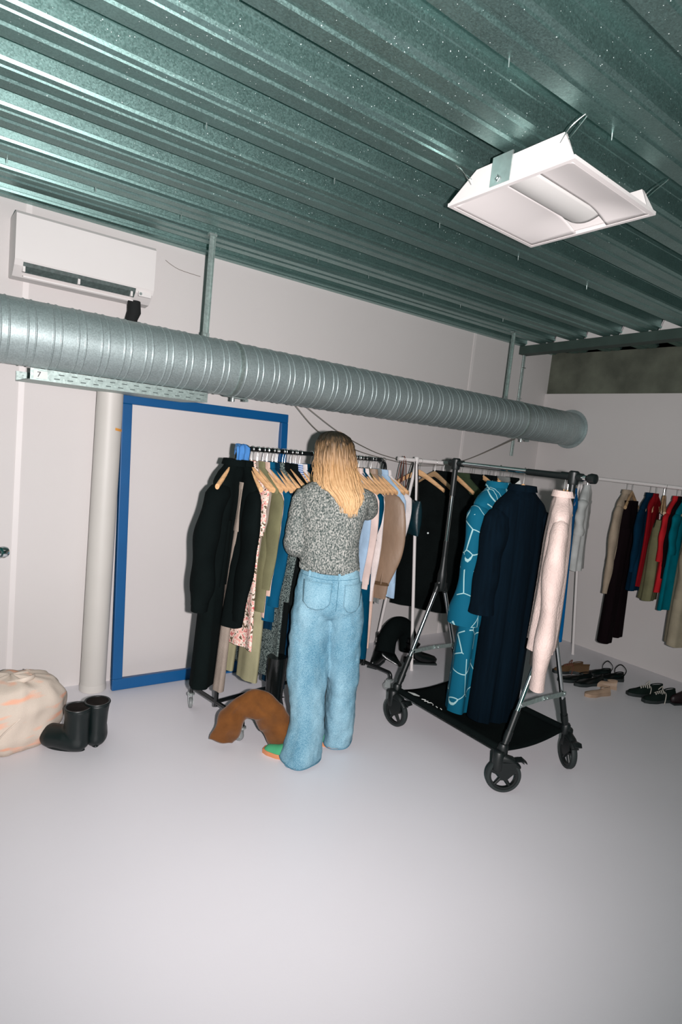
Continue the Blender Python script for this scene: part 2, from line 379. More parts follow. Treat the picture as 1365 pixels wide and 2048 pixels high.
def text_mesh(txt, size, depth=.0005):
    cu = bpy.data.curves.new('t', 'FONT'); cu.body = txt; cu.size = size; cu.extrude = depth; cu.align_x = 'CENTER'; cu.align_y = 'CENTER'
    o = bpy.data.objects.new('t', cu); C.objects.link(o); bpy.context.view_layer.update()
    me = bpy.data.meshes.new_from_object(o.evaluated_get(bpy.context.evaluated_depsgraph_get()))
    bpy.data.objects.remove(o); return me

# ------------------------------------------------------------------ room
YB, XR, ZC = 3.787, 5.239, 2.73
X0, Y0 = -2.6, -2.6
struct('floor', MB().box(((X0 + 5.5) / 2, (Y0 + 3.95) / 2, -.05), (5.5 - X0, 3.95 - Y0, .1)), M['floor'])
struct('wall_back', MB().box(((X0 + 5.4) / 2, YB + .08, 1.45), (5.4 - X0, .16, 2.9)), M['wall'])
struct('wall_right', MB().box((XR + .08, (Y0 + YB) / 2, 1.174), (.16, YB - Y0, 2.348)), M['wall'])
struct('wall_right_upper', MB().box((XR + .105, (Y0 + YB) / 2, 2.348 + .22), (.16, YB - Y0, .44)), M['concrete'], 'dark bare concrete band at the top of the right wall')
for i, x in enumerate((.575, 4.128)):
    struct('trim_%d' % (i + 2), MB().box((x, YB - .001, 1.37), (.03, .006, 2.74)), M['white'], 'thin vertical joint strip on the back wall')
# profiled deck ceiling
prof = []; per = .33; d = .105
y = YB - .235 - 20 * per
while y < YB + .4:      # y = far edge of one low flange
    n = y - .150        # near edge
    prof += [(n - .004, ZC + .006), (n, ZC), (n + .052, ZC), (n + .059, ZC + .008), (n + .078, ZC + .008), (n + .085, ZC), (y - .003, ZC), (y, ZC + .003), (y + .008, ZC + .03), (y + .016, ZC + .034), (y + .034, ZC + d), (y + .075, ZC + d), (y + .079, ZC + d - .005), (y + .091, ZC + d - .005), (y + .095, ZC + d),
             (y + .144, ZC + d), (y + .149, ZC + d - .022), (y + .153, ZC + d - .024), (y + .163, ZC + d - .080), (y + .157, ZC + d - .084), (y + .160, ZC + d - .092)]
    y += per
prof = [p for p in prof if Y0 < p[0] < YB - .002]
mb = MB(); low = [(p[0], p[1]) for p in prof]; up = [(p[0], p[1] + .004) for p in prof]
mb.rings([[(x, a, b) for a, b in low] + [(x, a, b) for a, b in reversed(up)] for x in (X0, XR + .0)])
deck = struct('ceiling', mb, M['deck'], 'galvanised profiled steel deck ceiling', smooth=False)
# screws poking through the deck
k = 0
for j, yy in enumerate((YB - .235 - i * per for i in (1, 4, 7, 9))):
    for xx in [(.42, .80, 1.20, 1.62, 2.05, 2.47, 2.9, 3.32, 3.75), (.9, 1.5, 2.1, 2.7, 3.3), (.8, 1.35, 1.9, 2.5), (.6, 1.5, 2.05)][j]:
        yv = yy - .012 + random.uniform(-.006, .006); xv = xx + random.uniform(-.04, .04)
        MB().tube([(xv, yv, ZC), (xv + .002, yv, ZC - .022)], [.0022, .0012], 6).build('screw', M['zinc'], deck)
# steel angle the deck rests on at the right
def bl(y): return 4.75 - .115 * (YB - y)
mb = MB()
for (yy0, yy1) in ((Y0, YB),):
    vs = []
    for yy in (yy0, yy1):
        x = bl(yy); vs.append([(x, yy, ZC - .002), (x + .010, yy, ZC - .002), (x + .010, yy, ZC - .066), (x + .11, yy, ZC - .066), (x + .11, yy, ZC - .076), (x, yy, ZC - .076)])
    mb.rings(vs)
struct('trim_1', MB().rings([[(bl(yy) + dx, yy, z) for dx, z in ((.014, ZC + .001), (.034, ZC + .001), (.034, ZC + .112), (.014, ZC + .112))] for yy in (Y0, YB)]), M['white'], 'pale filler pieces between the deck ribs over the steel angle', smooth=False)
beam = struct('beam', mb, M['beam'], 'dark steel angle under the deck by the right wall', smooth=False)
for i in range(7):
    yy = YB - .235 - i * per - .15
    x = bl(yy)
    MB().tube([(x + .006, yy - .004, ZC - .004), (x + .006, yy - .035, ZC + .085)], .0055, 6).build('clip', M['black_metal'], beam)

# ------------------------------------------------------------------ spiral duct
rot_d = math.atan(.0296); DR = .1547; DL = 7.3
duct = thing('ventilation_duct', 'long round galvanised spiral duct running under the ceiling in front of the back wall', 'duct', (-2.0, 3.2968 + .0296 * -2.0, 2.0108), rot_d)
prof = []; x = 0; i = 0
while x < DL:
    w = .076 if i % 2 == 0 else .034
    prof += [(DR, x + .0015), (DR, x + .004), (DR, x + w - .009), (DR, x + w - .006), (DR + .002, x + w - .0045), (DR + .0034, x + w - .002), (DR + .002, x + w + .0005)]
    x += w; i += 1
prof = [p for p in prof if p[1] < (XR + .03 + 2.0) / cos(rot_d)]
prof[-1] = (DR, prof[-1][1])
mb = MB(); rs = []
for r, h in prof:
    rs.append([(h + (.018 if 1 else 0) * (kk / 64. - .5), r * cos(2 * pi * kk / 64), r * sin(2 * pi * kk / 64)) for kk in range(64)])
mb.rings(rs); mb.build('duct_wall', M['duct'], duct, ang=70)
for xs in (3.60, 6.36):
    MB().lathe([(DR, xs - .012), (DR + .0075, xs - .011), (DR + .0075, xs + .011), (DR, xs + .012)], 48, axis='x').build('joint_band', M['steel'], duct)
MB().lathe([(DR - .02, 7.228), (DR + .03, 7.229), (DR + .03, 7.236), (DR - .02, 7.237)], 48, axis='x').build('wall_collar', M['duct'], duct)
for (x, yy, zz) in ((1.643, 3.35, 1.838), (4.497, 3.43, 1.838)):
    c = thing('pipe_clamp', 'small zinc clamp under the duct %s' % ('left of the black clothes rack' if x < 3 else 'near the right wall'), 'clamp', (x, yy, zz))
    mb = MB().box((.03, 0, .012), (.10, .035, .006)).box((.075, 0, .004), (.02, .035, .014)); mb.build('strap', M['steel'], c)
    MB().cyl((-.01, 0, -.012), (-.01, 0, .016), .013, 12).build('bolt', M['zinc'], c)
# hanger rods
def rod(x, y, label, w=.018):
    t = thing('duct_hanger', label, 'hanger bar', (x, y, 2.16))
    MB().box((0, 0, .285), (w * 1.6, .006, .575)).box((w * .8, -.008, .285), (.004, .018, .575)).build('bar', M['steel'], t, smooth=False)
    MB().box((0, -.010, .012), (w * 2.2, .02, .028)).build('foot', M['steel'], t, smooth=False)
    MB().cyl((0, -.028, .015), (0, -.016, .015), .007, 8).build('bolt', M['zinc'], t)
    MB().box((0, 0, .562), (w * 2.6, .03, .012)).build('head_plate', M['steel'], t, smooth=False)
    return t
rod(1.425, 3.345, 'flat steel bar holding the left part of the duct')
rod(4.19, 3.425, 'flat steel bar holding the duct near the right wall', .015)
t = thing('cable_conduit', 'thin vertical conduit on the back wall near the right corner', 'conduit', (4.815, YB - .012, 1.9))
MB().tube([(0, 0, -.2), (-.005, 0, .82)], .010, 10).tube([(.022, 0, -.2), (.017, 0, .82)], .007, 8).build('tube', M['steel'], t)
for z in (.35, .64): MB().box((.01, -.003, z), (.05, .02, .008)).build('saddle', M['zinc'], t)
# perforated tray
t = thing('cable_tray', 'perforated galvanised cable tray hanging below the duct on the left', 'cable tray', (0, 0, 0))
mb = MB(); mb.box((1.0, 3.53, 1.8), (.92, .42, .004)); mb.box((1.0, 3.32, 1.825), (.92, .004, .054)); mb.box((1.0, 3.74, 1.825), (.92, .004, .054)); mb.box((1.0, 3.328, 1.852), (.92, .016, .003))
mb.build('channel', M['steel'], t, smooth=False)
mb = MB()
for r in range(2):
    for q in range(13):
        mb.box((.66 + q * .062 + r * .02, 3.3172, 1.814 + r * .022), (.026, .0012, .0045))
so = mb.build('slots', M['vent'], t, smooth=False); so['kind'] = 'stuff'
mb = MB().box((.585, 3.3165, 1.825), (.062, .002, .036)); lab = mb.build('label_plate', M['label'], t, smooth=False)
me = text_mesh('7', .036); o = bpy.data.objects.new('number', me); C.objects.link(o); me.materials.append(M['ink']); o.parent = lab
o.rotation_euler = (pi / 2, 0, 0); o.location = (.578, 3.3145, 1.825)
MB().box((1.455, 3.53, 1.825), (.012, .40, .05)).build('end_bracket', M['steel'], t, smooth=False)
# one cable slung below the duct; second strand stands in for its wall shadow
a = [(2.2, 3.56, 1.872), (2.457, 3.6, 1.705), (2.8, 3.62, 1.612), (3.113, 3.63, 1.565), (3.524, 3.63, 1.536), (3.963, 3.6, 1.607), (4.502, 3.5, 1.85)]
b = [(2.26, 3.52, 1.872), (2.56, 3.55, 1.735), (2.85, 3.58, 1.64), (3.113, 3.6, 1.585), (3.524, 3.6, 1.55), (3.963, 3.58, 1.615), (4.45, 3.48, 1.85)]
tag(MB().tube(spline(a), .0028, 6).build('cable', M['cable']), 'thin grey cable sagging from the duct, the lower one of the pair', 'cable', 'cables slung below the duct')
tag(MB().tube(spline(b), .0024, 6).build('cable', M['cable']), 'thin grey strand standing in for the shadow of the sagging cable, upper one', 'cable', 'cables slung below the duct')
tag(MB().tube(spline([(1.324, 3.782, 2.636), (1.36, 3.78, 2.618), (1.422, 3.78, 2.601), (1.553, 3.782, 2.594)]), .0016, 6).build('wire', M['cable']), 'short thin wire on the white wall beside the air conditioner', 'wire')

# ------------------------------------------------------------------ air conditioner
t = thing('air_conditioner', 'white wall-mounted air conditioner above the duct on the left', 'air conditioner', (0, 0, 0))
P = [(3.787, 2.635), (3.60, 2.635), (3.585, 2.62), (3.583, 2.40), (3.60, 2.372), (3.625, 2.352), (3.66, 2.325), (3.72, 2.318), (3.787, 2.335)]
MB().prism(P, .49, 1.20).build('casing', M['white_plastic'], t, smooth=False)
MB().prism([(3.587, 2.395), (3.595, 2.372), (3.622, 2.345), (3.632, 2.350), (3.60, 2.395)], .53, 1.10).build('air_outlet', M['vent'], t, smooth=False)
MB().box((.815, 3.640, 2.331), (.56, .052, .006), (radians(12), 0, 0)).build('louvre', M['white_plastic'], t, smooth=False)
for x in (.535, .80, 1.08): MB().box((x, 3.605, 2.36), (.012, .02, .03)).build('louvre_hinge', M['white_plastic'], t, smooth=False)
MB().box((1.15, 3.588, 2.366), (.07, .012, .026)).build('display', M['white_plastic'], t, smooth=False)
MB().cyl((1.125, 3.583, 2.366), (1.125, 3.578, 2.366), .008, 12).build('button', M['zinc'], t)
tag(MB().tube([(1.115, 3.66, 2.33), (1.118, 3.655, 2.27), (1.105, 3.655, 2.23), (1.10, 3.655, 2.12), (1.09, 3.68, 1.95)], [.036, .038, .034, .036, .034], 16).build('insulated_pipe', M['foam']), 'short black insulated pipe between the air conditioner and the duct', 'pipe')

# ------------------------------------------------------------------ column
t = thing('drain_pipe', 'cream round vertical pipe standing against the back wall', 'pipe', (1.024, 3.695, 0))
MB().lathe([(.071, .0), (.074, .03), (.074, .12), (.073, 1.98)], 40).build('pipe', M['pipe'], t)
MB().lathe([(.074, 0), (.0775, .004), (.077, .03), (.0745, .045)], 40).build('base_sleeve', M['pipe'], t)
mb = MB(); rs = []
for z in (1.585, 1.60): rs.append([(.0755 * cos(radians(aa)), .0755 * sin(radians(aa)), z + .004 * sin(aa)) for aa in range(-75, -20, 6)])
mb.grid(rs).build('tape', M['orange'], t)

# ------------------------------------------------------------------ blue frame leaning on the wall
t = thing('empty_picture_frame', 'large empty blue frame leaning against the white back wall', 'frame', (1.117, 3.612, 0))
H = 1.815; lean = math.asin(.155 / H); wd = 1.165; th = .07; dp = .036
def fr(u, v, w): return (u, w * cos(lean) + v * sin(lean), v * cos(lean) - w * sin(lean) + dp * sin(lean))
def bar(u0, u1, v0, v1):
    return [[fr(u, v, w) for (v, w) in ((v0, 0), (v1, 0), (v1, dp), (v0, dp))] for u in (u0, u1)]
for nm, a in (('bottom_rail', (0, wd, 0, th)), ('top_rail', (0, wd, H - th * .86, H)), ('stile', (0, th * .86, th, H - th * .86)), ('stile', (wd - th * .8, wd, th, H - th * .86))):
    o = MB().rings(bar(*a)).build(nm, M['blue'], t, smooth=False)
    bv = o.modifiers.new('b', 'BEVEL'); bv.width = .004; bv.segments = 2

# ------------------------------------------------------------------ ceiling lamp
t = thing('ceiling_lamp', 'white square fluorescent lamp hanging on wires under the deck', 'ceiling lamp', (1.997, 1.54, 2.6), 0)
ex, ey = Vector((.56, .022, 0)), Vector((.030, .574, 0))
def lp(u, v, z): p = ex * u + ey * v; return (p.x - .0, p.y, z)     # u,v in -.5...5
rim = MB()
for (a, b, c2, d2) in ((-.5, .5, -.5, -.47), (-.5, .5, .47, .5), (-.5, -.47, -.47, .47), (.47, .5, -.47, .47)):
    rim.rings([[lp(a, c2, z), lp(b, c2, z), lp(b, d2, z), lp(a, d2, z)] for z in (0, .012)])
rim.build('rim', M['white'], t, smooth=False)
# two curved reflector troughs either side of the diffuser strip (strip runs along u)
for sgn in (-1, 1):
    rs = []
    for i in range(25):
        u = -.47 + .94 * i / 24; e = 1 - max(0, (u - .17) / .30) ** 2
        row = []
        for j in range(17):
            v = .12 + ((.425 if sgn < 0 else .515) - .12) * j / 16
            zz = .004 + .034 * e * sin(pi * .5 * (1 - j / 16)) ** 1.1
            row.append(lp(u, sgn * v - .045, zz))
        rs.append(row)
    o = MB().grid(rs).build('reflector', M['white'], t); s_ = o.modifiers.new('s', 'SOLIDIFY'); s_.thickness = .002
rs = []
for i in range(25):
    u = -.47 + .86 * i / 24
    rs.append([lp(u, -.165 + .24 * j / 12, .016 + .018 * abs(j / 6 - 1) ** 2) for j in range(13)])
o = MB().grid(rs).build('diffuser', M['diffuser'], t); s_ = o.modifiers.new('s', 'SOLIDIFY'); s_.thickness = .003
for sgn in (-1, 1):     # upright end housings on the two sides
    u0 = sgn * .497; u1 = sgn * .488
    mb = MB().rings([[lp(u0, -.49, .012), lp(u0, .49, .012), lp(u0 - sgn * .05, .47, .012), lp(u0 - sgn * .05, -.47, .012)],
                     [lp(u1, -.40, .100), lp(u1, .27, .100), lp(u1 - sgn * .03, .27, .100), lp(u1 - sgn * .03, -.40, .100)]])
    mb.build('end_housing', M['white'], t, smooth=False)
MB().rings([[lp(-.37, -.16, .05), lp(.37, -.16, .05), lp(.37, .10, .05), lp(-.37, .10, .05)], [lp(-.37, -.15, .085), lp(.37, -.15, .085), lp(.37, .09, .085), lp(-.37, .09, .085)]]).build('gear_tray', M['white'], t, smooth=False)
mb = MB().rings([[lp(-.506, -.04, .010), lp(-.506, .12, .010), lp(-.500, .12, .010), lp(-.500, -.04, .010)], [lp(-.502, -.04, .112), lp(-.502, .12, .112), lp(-.49, .12, .112), lp(-.49, -.04, .112)]])
mb.build('clip_plate', M['zinc'], t, smooth=False)
MB().tube([lp(-.512, .07, .03), lp(-.512, .055, .042), lp(-.512, .04, .03), lp(-.512, .055, .02)], .003, 6, closed=True).build('latch', M['chrome'], t)
for (u, v, du, dv) in ((-.49, .30, -.05, .12), (-.49, -.38, .02, -.14), (.49, -.38, .06, -.14), (.49, .30, .03, .12)):
    a = Vector(lp(u, v, .07)); b = Vector(lp(u + du, v + dv, .132))
    s1 = (b - a).cross(Vector((0, 0, 1))).normalized() * .016
    MB().tube(spline([a, a + (b - a) * .5 + s1, b + s1 * .3, b, b - s1 * .4, a + (b - a) * .45 - s1, a - Vector((0, 0, .02))]), .0017, 6).build('wire_loop', M['hook'], t)

# ------------------------------------------------------------------ casters
def small_caster(parent, x, y, ztop, ang):
    """swivel caster with zinc fork, grey wheel; ztop = height of the tube above"""
    R = Matrix.Rotation(ang, 4, 'Z'); T = Matrix.Translation((x, y, 0)) @ R
    def tr(mb): mb.v = [tuple(T @ Vector(v)) for v in mb.v]; return mb
    f = tr(MB().cyl((0, 0, .078), (0, 0, ztop - .012), .013, 14).lathe([(.02, .072), (.022, .076), (.022, .084), (.012, .088)], 16)
           .box((.012, .0135, .05), (.034, .002, .05)).box((.012, -.0135, .05), (.034, .002, .05)).box((.0, 0, .074), (.036, .03, .003)))
    fo = f.build('caster_fork', M['zinc'], parent)
    w = tr(MB().lathe([(.010, -.010), (.022, -.011), (.029, -.009), (.031, -.004), (.031, .004), (.029, .009), (.022, .011), (.010, .010)], 28, (.018, 0, .031), 'y'))
    w.build('wheel', M['grey_rubber'], fo)
def garment_rack():
    O = Vector((1.508, 2.99, 0)); a = math.atan2(.159, .987)
    t = thing('clothes_rack', 'black tube clothes rack on small castors, crowded with clothes in front of the woman', 'clothes rack', O, a)
    L = 1.25; zt = 1.565; r = .0125
    pts = [(0, 0, .1)] + [(0, 0, zt - .06)] + arc((.06, 0, zt - .06), .06, 180, 90, 6) + arc((L - .06, 0, zt - .06), .06, 90, 0, 6) + [(L, 0, .1)]
    MB().tube(pts[:2] + pts[2:], r, 14, ref=(0, 1, 0)).build('hoop', M['black_metal'], t)
    MB().cyl((0, 0, .125), (L, 0, .125), .011, 12).build('lower_bar', M['black_metal'], t)
    for x in (0, L):
        pp = [(x, -.255, .085)] + arc((x, -.23, .100), .025, 180, 90, 4, 'yz') + [(x, .23, .125)] + arc((x, .23, .100), .025, 90, 0, 4, 'yz') + [(x, .255, .085)]
        MB().tube(pp, r, 12, ref=(1, 0, 0)).build('foot', M['black_metal'], t)
        for y in (-.255, .255): small_caster(t, x, y, .10, random.choice((1.9, 2.6, 4.2)))
    return t
garment_rack()
R1 = (Vector((1.508, 2.99, 1.565)), Vector((.987, .159, 0)).normalized())

# ------------------------------------------------------------------ chrome double-tripod rack
def big_caster(parent, x, y, ang, ztop=.215):
    T = Matrix.Translation((x, y, 0)) @ Matrix.Rotation(ang, 4, 'Z')
    def tr(mb): mb.v = [tuple(T @ Vector(v)) for v in mb.v]; return mb
    ox, R = .035, .088
    fk = tr(MB().lathe([(.026, .115), (.029, .12), (.029, .205), (.024, .212), (.014, ztop)], 20)
            .tube([(0, 0, .155), (ox * .6, 0, .175), (ox + .03, 0, .170), (ox + .075, 0, .140)], [(.030, .024), (.028, .024), (.02, .024), (.008, .022)], 14, ref=(0, 0, 1)))
    for s in (-1, 1): 
        fk.rings(tr(MB()).v and [] or [[tuple(T @ Vector(p)) for p in ((ox - .04, s * .020, .16), (ox + .05, s * .020, .165), (ox + .055, s * .020, .12), (ox + .012, s * .020, .072), (ox - .012, s * .020, .072), (ox - .045, s * .020, .11))],
                  [tuple(T @ Vector(p)) for p in ((ox - .04, s * .0235, .16), (ox + .05, s * .0235, .165), (ox + .055, s * .0235, .12), (ox + .012, s * .0235, .072), (ox - .012, s * .0235, .072), (ox - .045, s * .0235, .11))]])
    fo = fk.build('caster_fork', M['black_plastic'], parent)
    tr(MB().tube([(ox + .05, 0, .172), (ox + .085, 0, .180), (ox + .105, 0, .166)], [(.006, .024), (.005, .026), (.004, .022)], 10, ref=(0, 0, 1))).build('brake_lever', M['black_plastic'], fo)
    tire = MB().lathe([(R - .016, -.014), (R - .004, -.0145), (R, -.008), (R, .008), (R - .004, .0145), (R - .016, .014)], 44, (ox, 0, R), 'y', closed=True)
    wl = tr(tire).build('tyre', M['rubber'], fo)
    hub = MB().lathe([(R - .016, -.010), (R - .016, .010), (R - .026, .009), (R - .026, -.009)], 40, (ox, 0, R), 'y', closed=True).cyl((ox, -.018, R), (ox, .018, R), .018, 18)
    for q in range(5):
        aa = 2 * pi * q / 5 + .3
        hub.tube([(ox + .012 * cos(aa), 0, R + .012 * sin(aa)), (ox + (R - .022) * cos(aa), 0, R + (R - .022) * sin(aa))], [(.009, .009), (.0075, .008)], 8, ref=(0, 1, 0))
    tr(hub).build('wheel_rim', M['black_plastic'], fo)
def rolling_rack():
    t = thing('rolling_rack', 'folding chrome and black clothes rack on big wheels with a fabric bottom tray', 'clothes rack', (2.76, 2.16, 0))
    yl, yr, zt = .40, -.40, 1.60; xw = .27
    # top bar in two telescoping parts
    MB().cyl((.0, yl + .02, zt), (0, yr - .07, zt), .0135, 16).build('top_bar', M['chrome'], t)
    MB().cyl((.0, yl + .05, zt), (0, yl - .06, zt), .019, 14).build('bar_socket', M['black_plastic'], t)
    MB().cyl((0, yr + .07, zt), (0, yr - .05, zt), .020, 14).cyl((0, -.12, zt - .002), (0, yr + .06, zt - .002), .017, 14).build('bar_sleeve', M['black_plastic'], t)
    MB().lathe([(.014, 0), (.024, .005), (.026, .03), (.02, .045), (.01, .05)], 16, (0, yr - .125, zt), 'y').build('end_knob', M['black_plastic'], t)
    for y, za in ((yl, .86), (yr, .84)):
        MB().cyl((0, y, 1.40), (0, y, zt + .01), .017, 14).lathe([(.024, zt - .04), (.027, zt - .03), (.027, zt + .022), (.018, zt + .03)], 16, (0, y, 0)).build('upper_joint', M['black_plastic'], t)
        MB().cyl((0, y, za), (0, y, 1.42), .0115, 14).build('post', M['chrome'], t)
        MB().cyl((0, y, za + .16), (0, y, za + .26), .0165, 14).lathe([(.02, za - .05), (.028, za - .03), (.028, za + .05), (.02, za + .09), (.016, za + .17)], 16, (0, y, 0)).box((0, y, za - .03), (.08, .03, .05)).build('apex_joint', M['black_plastic'], t)
        for s in (-1, 1):
            f = lambda q: (s * (xw * q + .018 * (1 - q)), y, za + (.215 - za) * q)
            lg = MB().cyl(f(0), f(.72), .0125, 14).build('leg', M['chrome'], t)
            MB().cyl(f(.70), f(1.0), .0165, 14).cyl(f(.86), f(.93), .0195, 14).build('lower_sleeve', M['black_plastic'], lg)
            MB().cyl(f(0), f(.10), .0165, 14).build('upper_sleeve', M['black_plastic'], lg)
        z = za + (.215 - za) * .66; w = .018 * .34 + xw * .66
        st = MB().box((-w / 2, y - .012, z + .010), (w + .02, .004, .024), (0, radians(-2), 0)).box((w / 2, y - .016, z + .010), (w + .02, .004, .024), (0, radians(2), 0))
        so = st.build('folding_stretcher', M['steel'], t, smooth=False)
        for xq in (-w, 0, .03, w): MB().cyl((xq, y - .022, z + .008), (xq, y - .010, z + .008), .007, 10).build('rivet', M['chrome'], so)
    for s in (-1, 1):
        MB().cyl((s * xw, yl, .21), (s * xw, yr, .21), .013, 12).build('side_rail', M['black_metal'], t)
    for y in (yl, yr):
        for s in (-1, 1):
            MB().lathe([(.022, .185), (.026, .195), (.026, .235), (.02, .245)], 16, (s * xw, y, 0)).build('corner_joint', M['black_plastic'], t)
    # fabric tray
    rs = []
    for i in range(21):
        v = yr + (yl - yr) * i / 20
        rs.append([(-xw + 2 * xw * j / 20, v + .0, .205 - .035 * sin(pi * j / 20) * (.4 + .6 * sin(pi * i / 20)) - .01 * sin(pi * j / 20)) for j in range(21)])
    o = MB().grid(rs).build('fabric_tray', F['black_trouser'], t); s_ = o.modifiers.new('s', 'SOLIDIFY'); s_.thickness = .003
    for s in (-1, 1): MB().tube([(s * xw, yr + .03, .21), (s * xw, yl - .03, .21)], [(.018, .018), (.018, .018)], 12).build('tray_sleeve', F['black_trouser'], o)
    # white logo on the tray edge: disc and a scribbled word
    lg = MB().tube([(-.232, .345, .2085), (-.215, .31, .2062), (-.20, .275, .2045)], [(.0006, .006), (.0006, .017), (.0006, .006)], 14, ref=(0, 0, 1))
    pts = [(-.205, .24), (-.188, .222), (-.21, .212), (-.188, .20), (-.205, .19), (-.185, .178), (-.19, .16), (-.20, .15)]
    lg.tube([(px - .012, py, .2075 - (px + .27) * .055) for px, py in pts], .0022, 6)
    lg.tube([(px - .012, py, .2075 - (px + .27) * .055) for px, py in ((-.195, .13), (-.20, .115))], .0025, 6).tube([(px - .012, py, .2075 - (px + .27) * .055) for px, py in ((-.19, .10), (-.195, .085))], .0025, 6)
    lg.build('logo', M['label'], o)
    for y, s, a in ((yl - .0, -1, radians(-85)), (yr, -1, radians(-37)), (yr, 1, radians(238)), (yl, 1, .8)):
        big_caster(t, s * (xw + .026), y, a)
    return t
rolling_rack()
R2 = (Vector((2.76, 2.62, 1.60)), Vector((0, -1, 0)))

# ------------------------------------------------------------------ white rack along both walls
def white_rack():
    t = thing('white_clothes_rack', 'thin white tube clothes rack running round the back right corner', 'clothes rack', (3.08, 3.405, 0))
    O = Vector((3.08, 3.405, 0)); r = .0155
    A = Vector((3.05, 3.41, 1.58)) - O; B = Vector((4.93, 3.065, 1.577)) - O
    MB().cyl(A, B, r, 14).build('rail', M['white'], t)
    MB().tube([B, Vector((4.93, 1.0, 1.575)) - O], r, 14).build('rail', M['white'], t)
    feet = [((3.21, 3.38), (3.21, 3.17)), ((3.21, 3.38), (3.20, 3.60)), ((4.93, 3.065), (4.93, 2.90)), ((4.93, 3.065), (4.90, 3.30)), ((4.93, 1.05), (4.78, 1.0)), ((4.93, 1.05), (5.12, 1.0))]
    for (tx, ty), (bx, by) in feet:
        p = Vector((tx, ty, 1.585)) - O; q = Vector((bx, by, 0)) - O
        lg = MB().cyl(p, q, .0125, 14).build('leg', M['white'], t)
        MB().cyl(q + Vector((0, 0, .012)), q, .0145, 12).build('foot_cap', M['white_plastic'], lg)
    for (x, y) in ((3.21, 3.38), (4.93, 3.065), (4.93, 1.05)):
        MB().lathe([(.015, 1.55), (.019, 1.555), (.019, 1.60), (.015, 1.605)], 14, Vector((x, y, 0)) - O).build('joint', M['white_plastic'], t)
white_rack()
RA = (Vector((3.05, 3.41, 1.58)), Vector((.9836, -.1804, 0)))
RC = (Vector((4.93, 3.02, 1.575)), Vector((0, -1, 0)))

# ------------------------------------------------------------------ hangers and garments
def hook_pts(nz=-.085):
    return [(0, 0, nz)] + [(0, 0, nz + .02), (0, 0, -.045)] + [Vector((.017 * cos(radians(a)), 0, .0 + .017 * sin(radians(a)) - .0)) for a in range(-75, 200, 25)]
def hanger_proto(m):
    r = bpy.data.objects.new('coat_hanger', None); C.objects.link(r); r.empty_display_size = .03
    rs = []
    n = 22
    for i in range(n + 1):
        x = -.215 + .43 * i / n; ax = abs(x) / .215
        zc = -.090 - .112 * ax ** 1.2; h = .023 * (1 - .35 * ax); th = .0085 + .004 * ax
        yb = .012 * ax * ax
        rs.append([(x, yb + th * cos(2 * pi * k / 10), zc + h * sin(2 * pi * k / 10)) for k in range(10)])
    w = MB().rings(rs).build('hanger_arms', m, r)
    MB().tube(hook_pts(), .0019, 7, ref=(0, 1, 0)).build('hook', M['hook'], r)
    return r
protos = {}
def hanger(rail, s, dyaw, label, dark=False, group='wooden coat hangers', scale=1.):
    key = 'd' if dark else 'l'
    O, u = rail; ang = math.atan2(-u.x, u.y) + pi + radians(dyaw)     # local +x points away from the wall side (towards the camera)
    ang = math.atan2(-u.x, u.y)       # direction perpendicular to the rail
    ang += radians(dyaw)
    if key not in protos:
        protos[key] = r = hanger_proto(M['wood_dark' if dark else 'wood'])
    else:
        src = protos[key]; r = src.copy(); C.objects.link(r)
        for ch in src.children: c = ch.copy(); C.objects.link(c); c.parent = r
    r.location = O + u * s; r.rotation_euler = (0, 0, ang); r.scale = (scale, 1, 1)
    tag(r, label, 'clothes hanger', group)
    return r

def body_rings(L, a_sh, a_mid, a_hem, b, rnd, neck=.055, z0=-.075, wave=1., strap=False, twist=0.):
    """closed rings of a hanging garment body, shoulders at the top"""
    N = 56; m = 34; out = []
    ph = rnd.uniform(0, 6.28); ph2 = rnd.uniform(0, 6.28); kf = rnd.uniform(1.6, 2.6)
    top = [(0.0, (neck, .035, z0, .15)), (.018, (neck * 1.25, .030, z0 - .022, .2))]
    for i in range(m + 1):
        if i == 0: a, bb, z, sl = neck, b * .55, z0 + .012, .0
        elif i == 1: a, bb, z, sl = neck * 1.08, b * .6, z0 - .008, .05
        elif i == 2: a, bb, z, sl = a_sh * .62, max(b * .62, .021), z0 - .010, .42
        elif i == 3: a, bb, z, sl = a_sh * .93, max(b * .72, .024), z0 - .018, .50
        elif i == 4: a, bb, z, sl = a_sh, max(b * .85, .024), z0 - .040, .50
        else:
            q = (i - 4) / (m - 4); z = z0 - .045 - (L - .045) * q; sl = .50 * max(0, 1 - q * 5)
            a = lerp([(0, a_sh), (.12, a_sh * .93), (.45, a_mid), (1, a_hem)], q); bb = lerp([(0, b * .85), (.3, b), (1, b * 1.05)], q)
        q = max(0, (i - 4) / (m - 4)); ring = []
        amp = wave * (.15 + .85 * q) * min(.45, .012 / max(bb, .01) * 1.1)
        for k in range(N):
            t = 2 * pi * k / N; cx, sx = cos(t), sin(t)
            x = a * (abs(cx) ** .8) * (1 if cx > 0 else -1); y = bb * (abs(sx) ** .75) * (1 if sx > 0 else -1)
            w = sin(kf * pi * x / max(a, .05) + ph + q * 1.2) * .6 + sin(kf * 2.3 * pi * x / max(a, .05) + ph2) * .4
            y += w * bb * amp * 1.6
            y += .010 * q * sin(ph + q * 3); x += .006 * q * sin(ph2 + 2 * q)
            ring.append((x, y, z - sl * abs(x) + (.004 * sin(3 * t + ph) if i == m else 0)))
        out.append(ring)
    return out
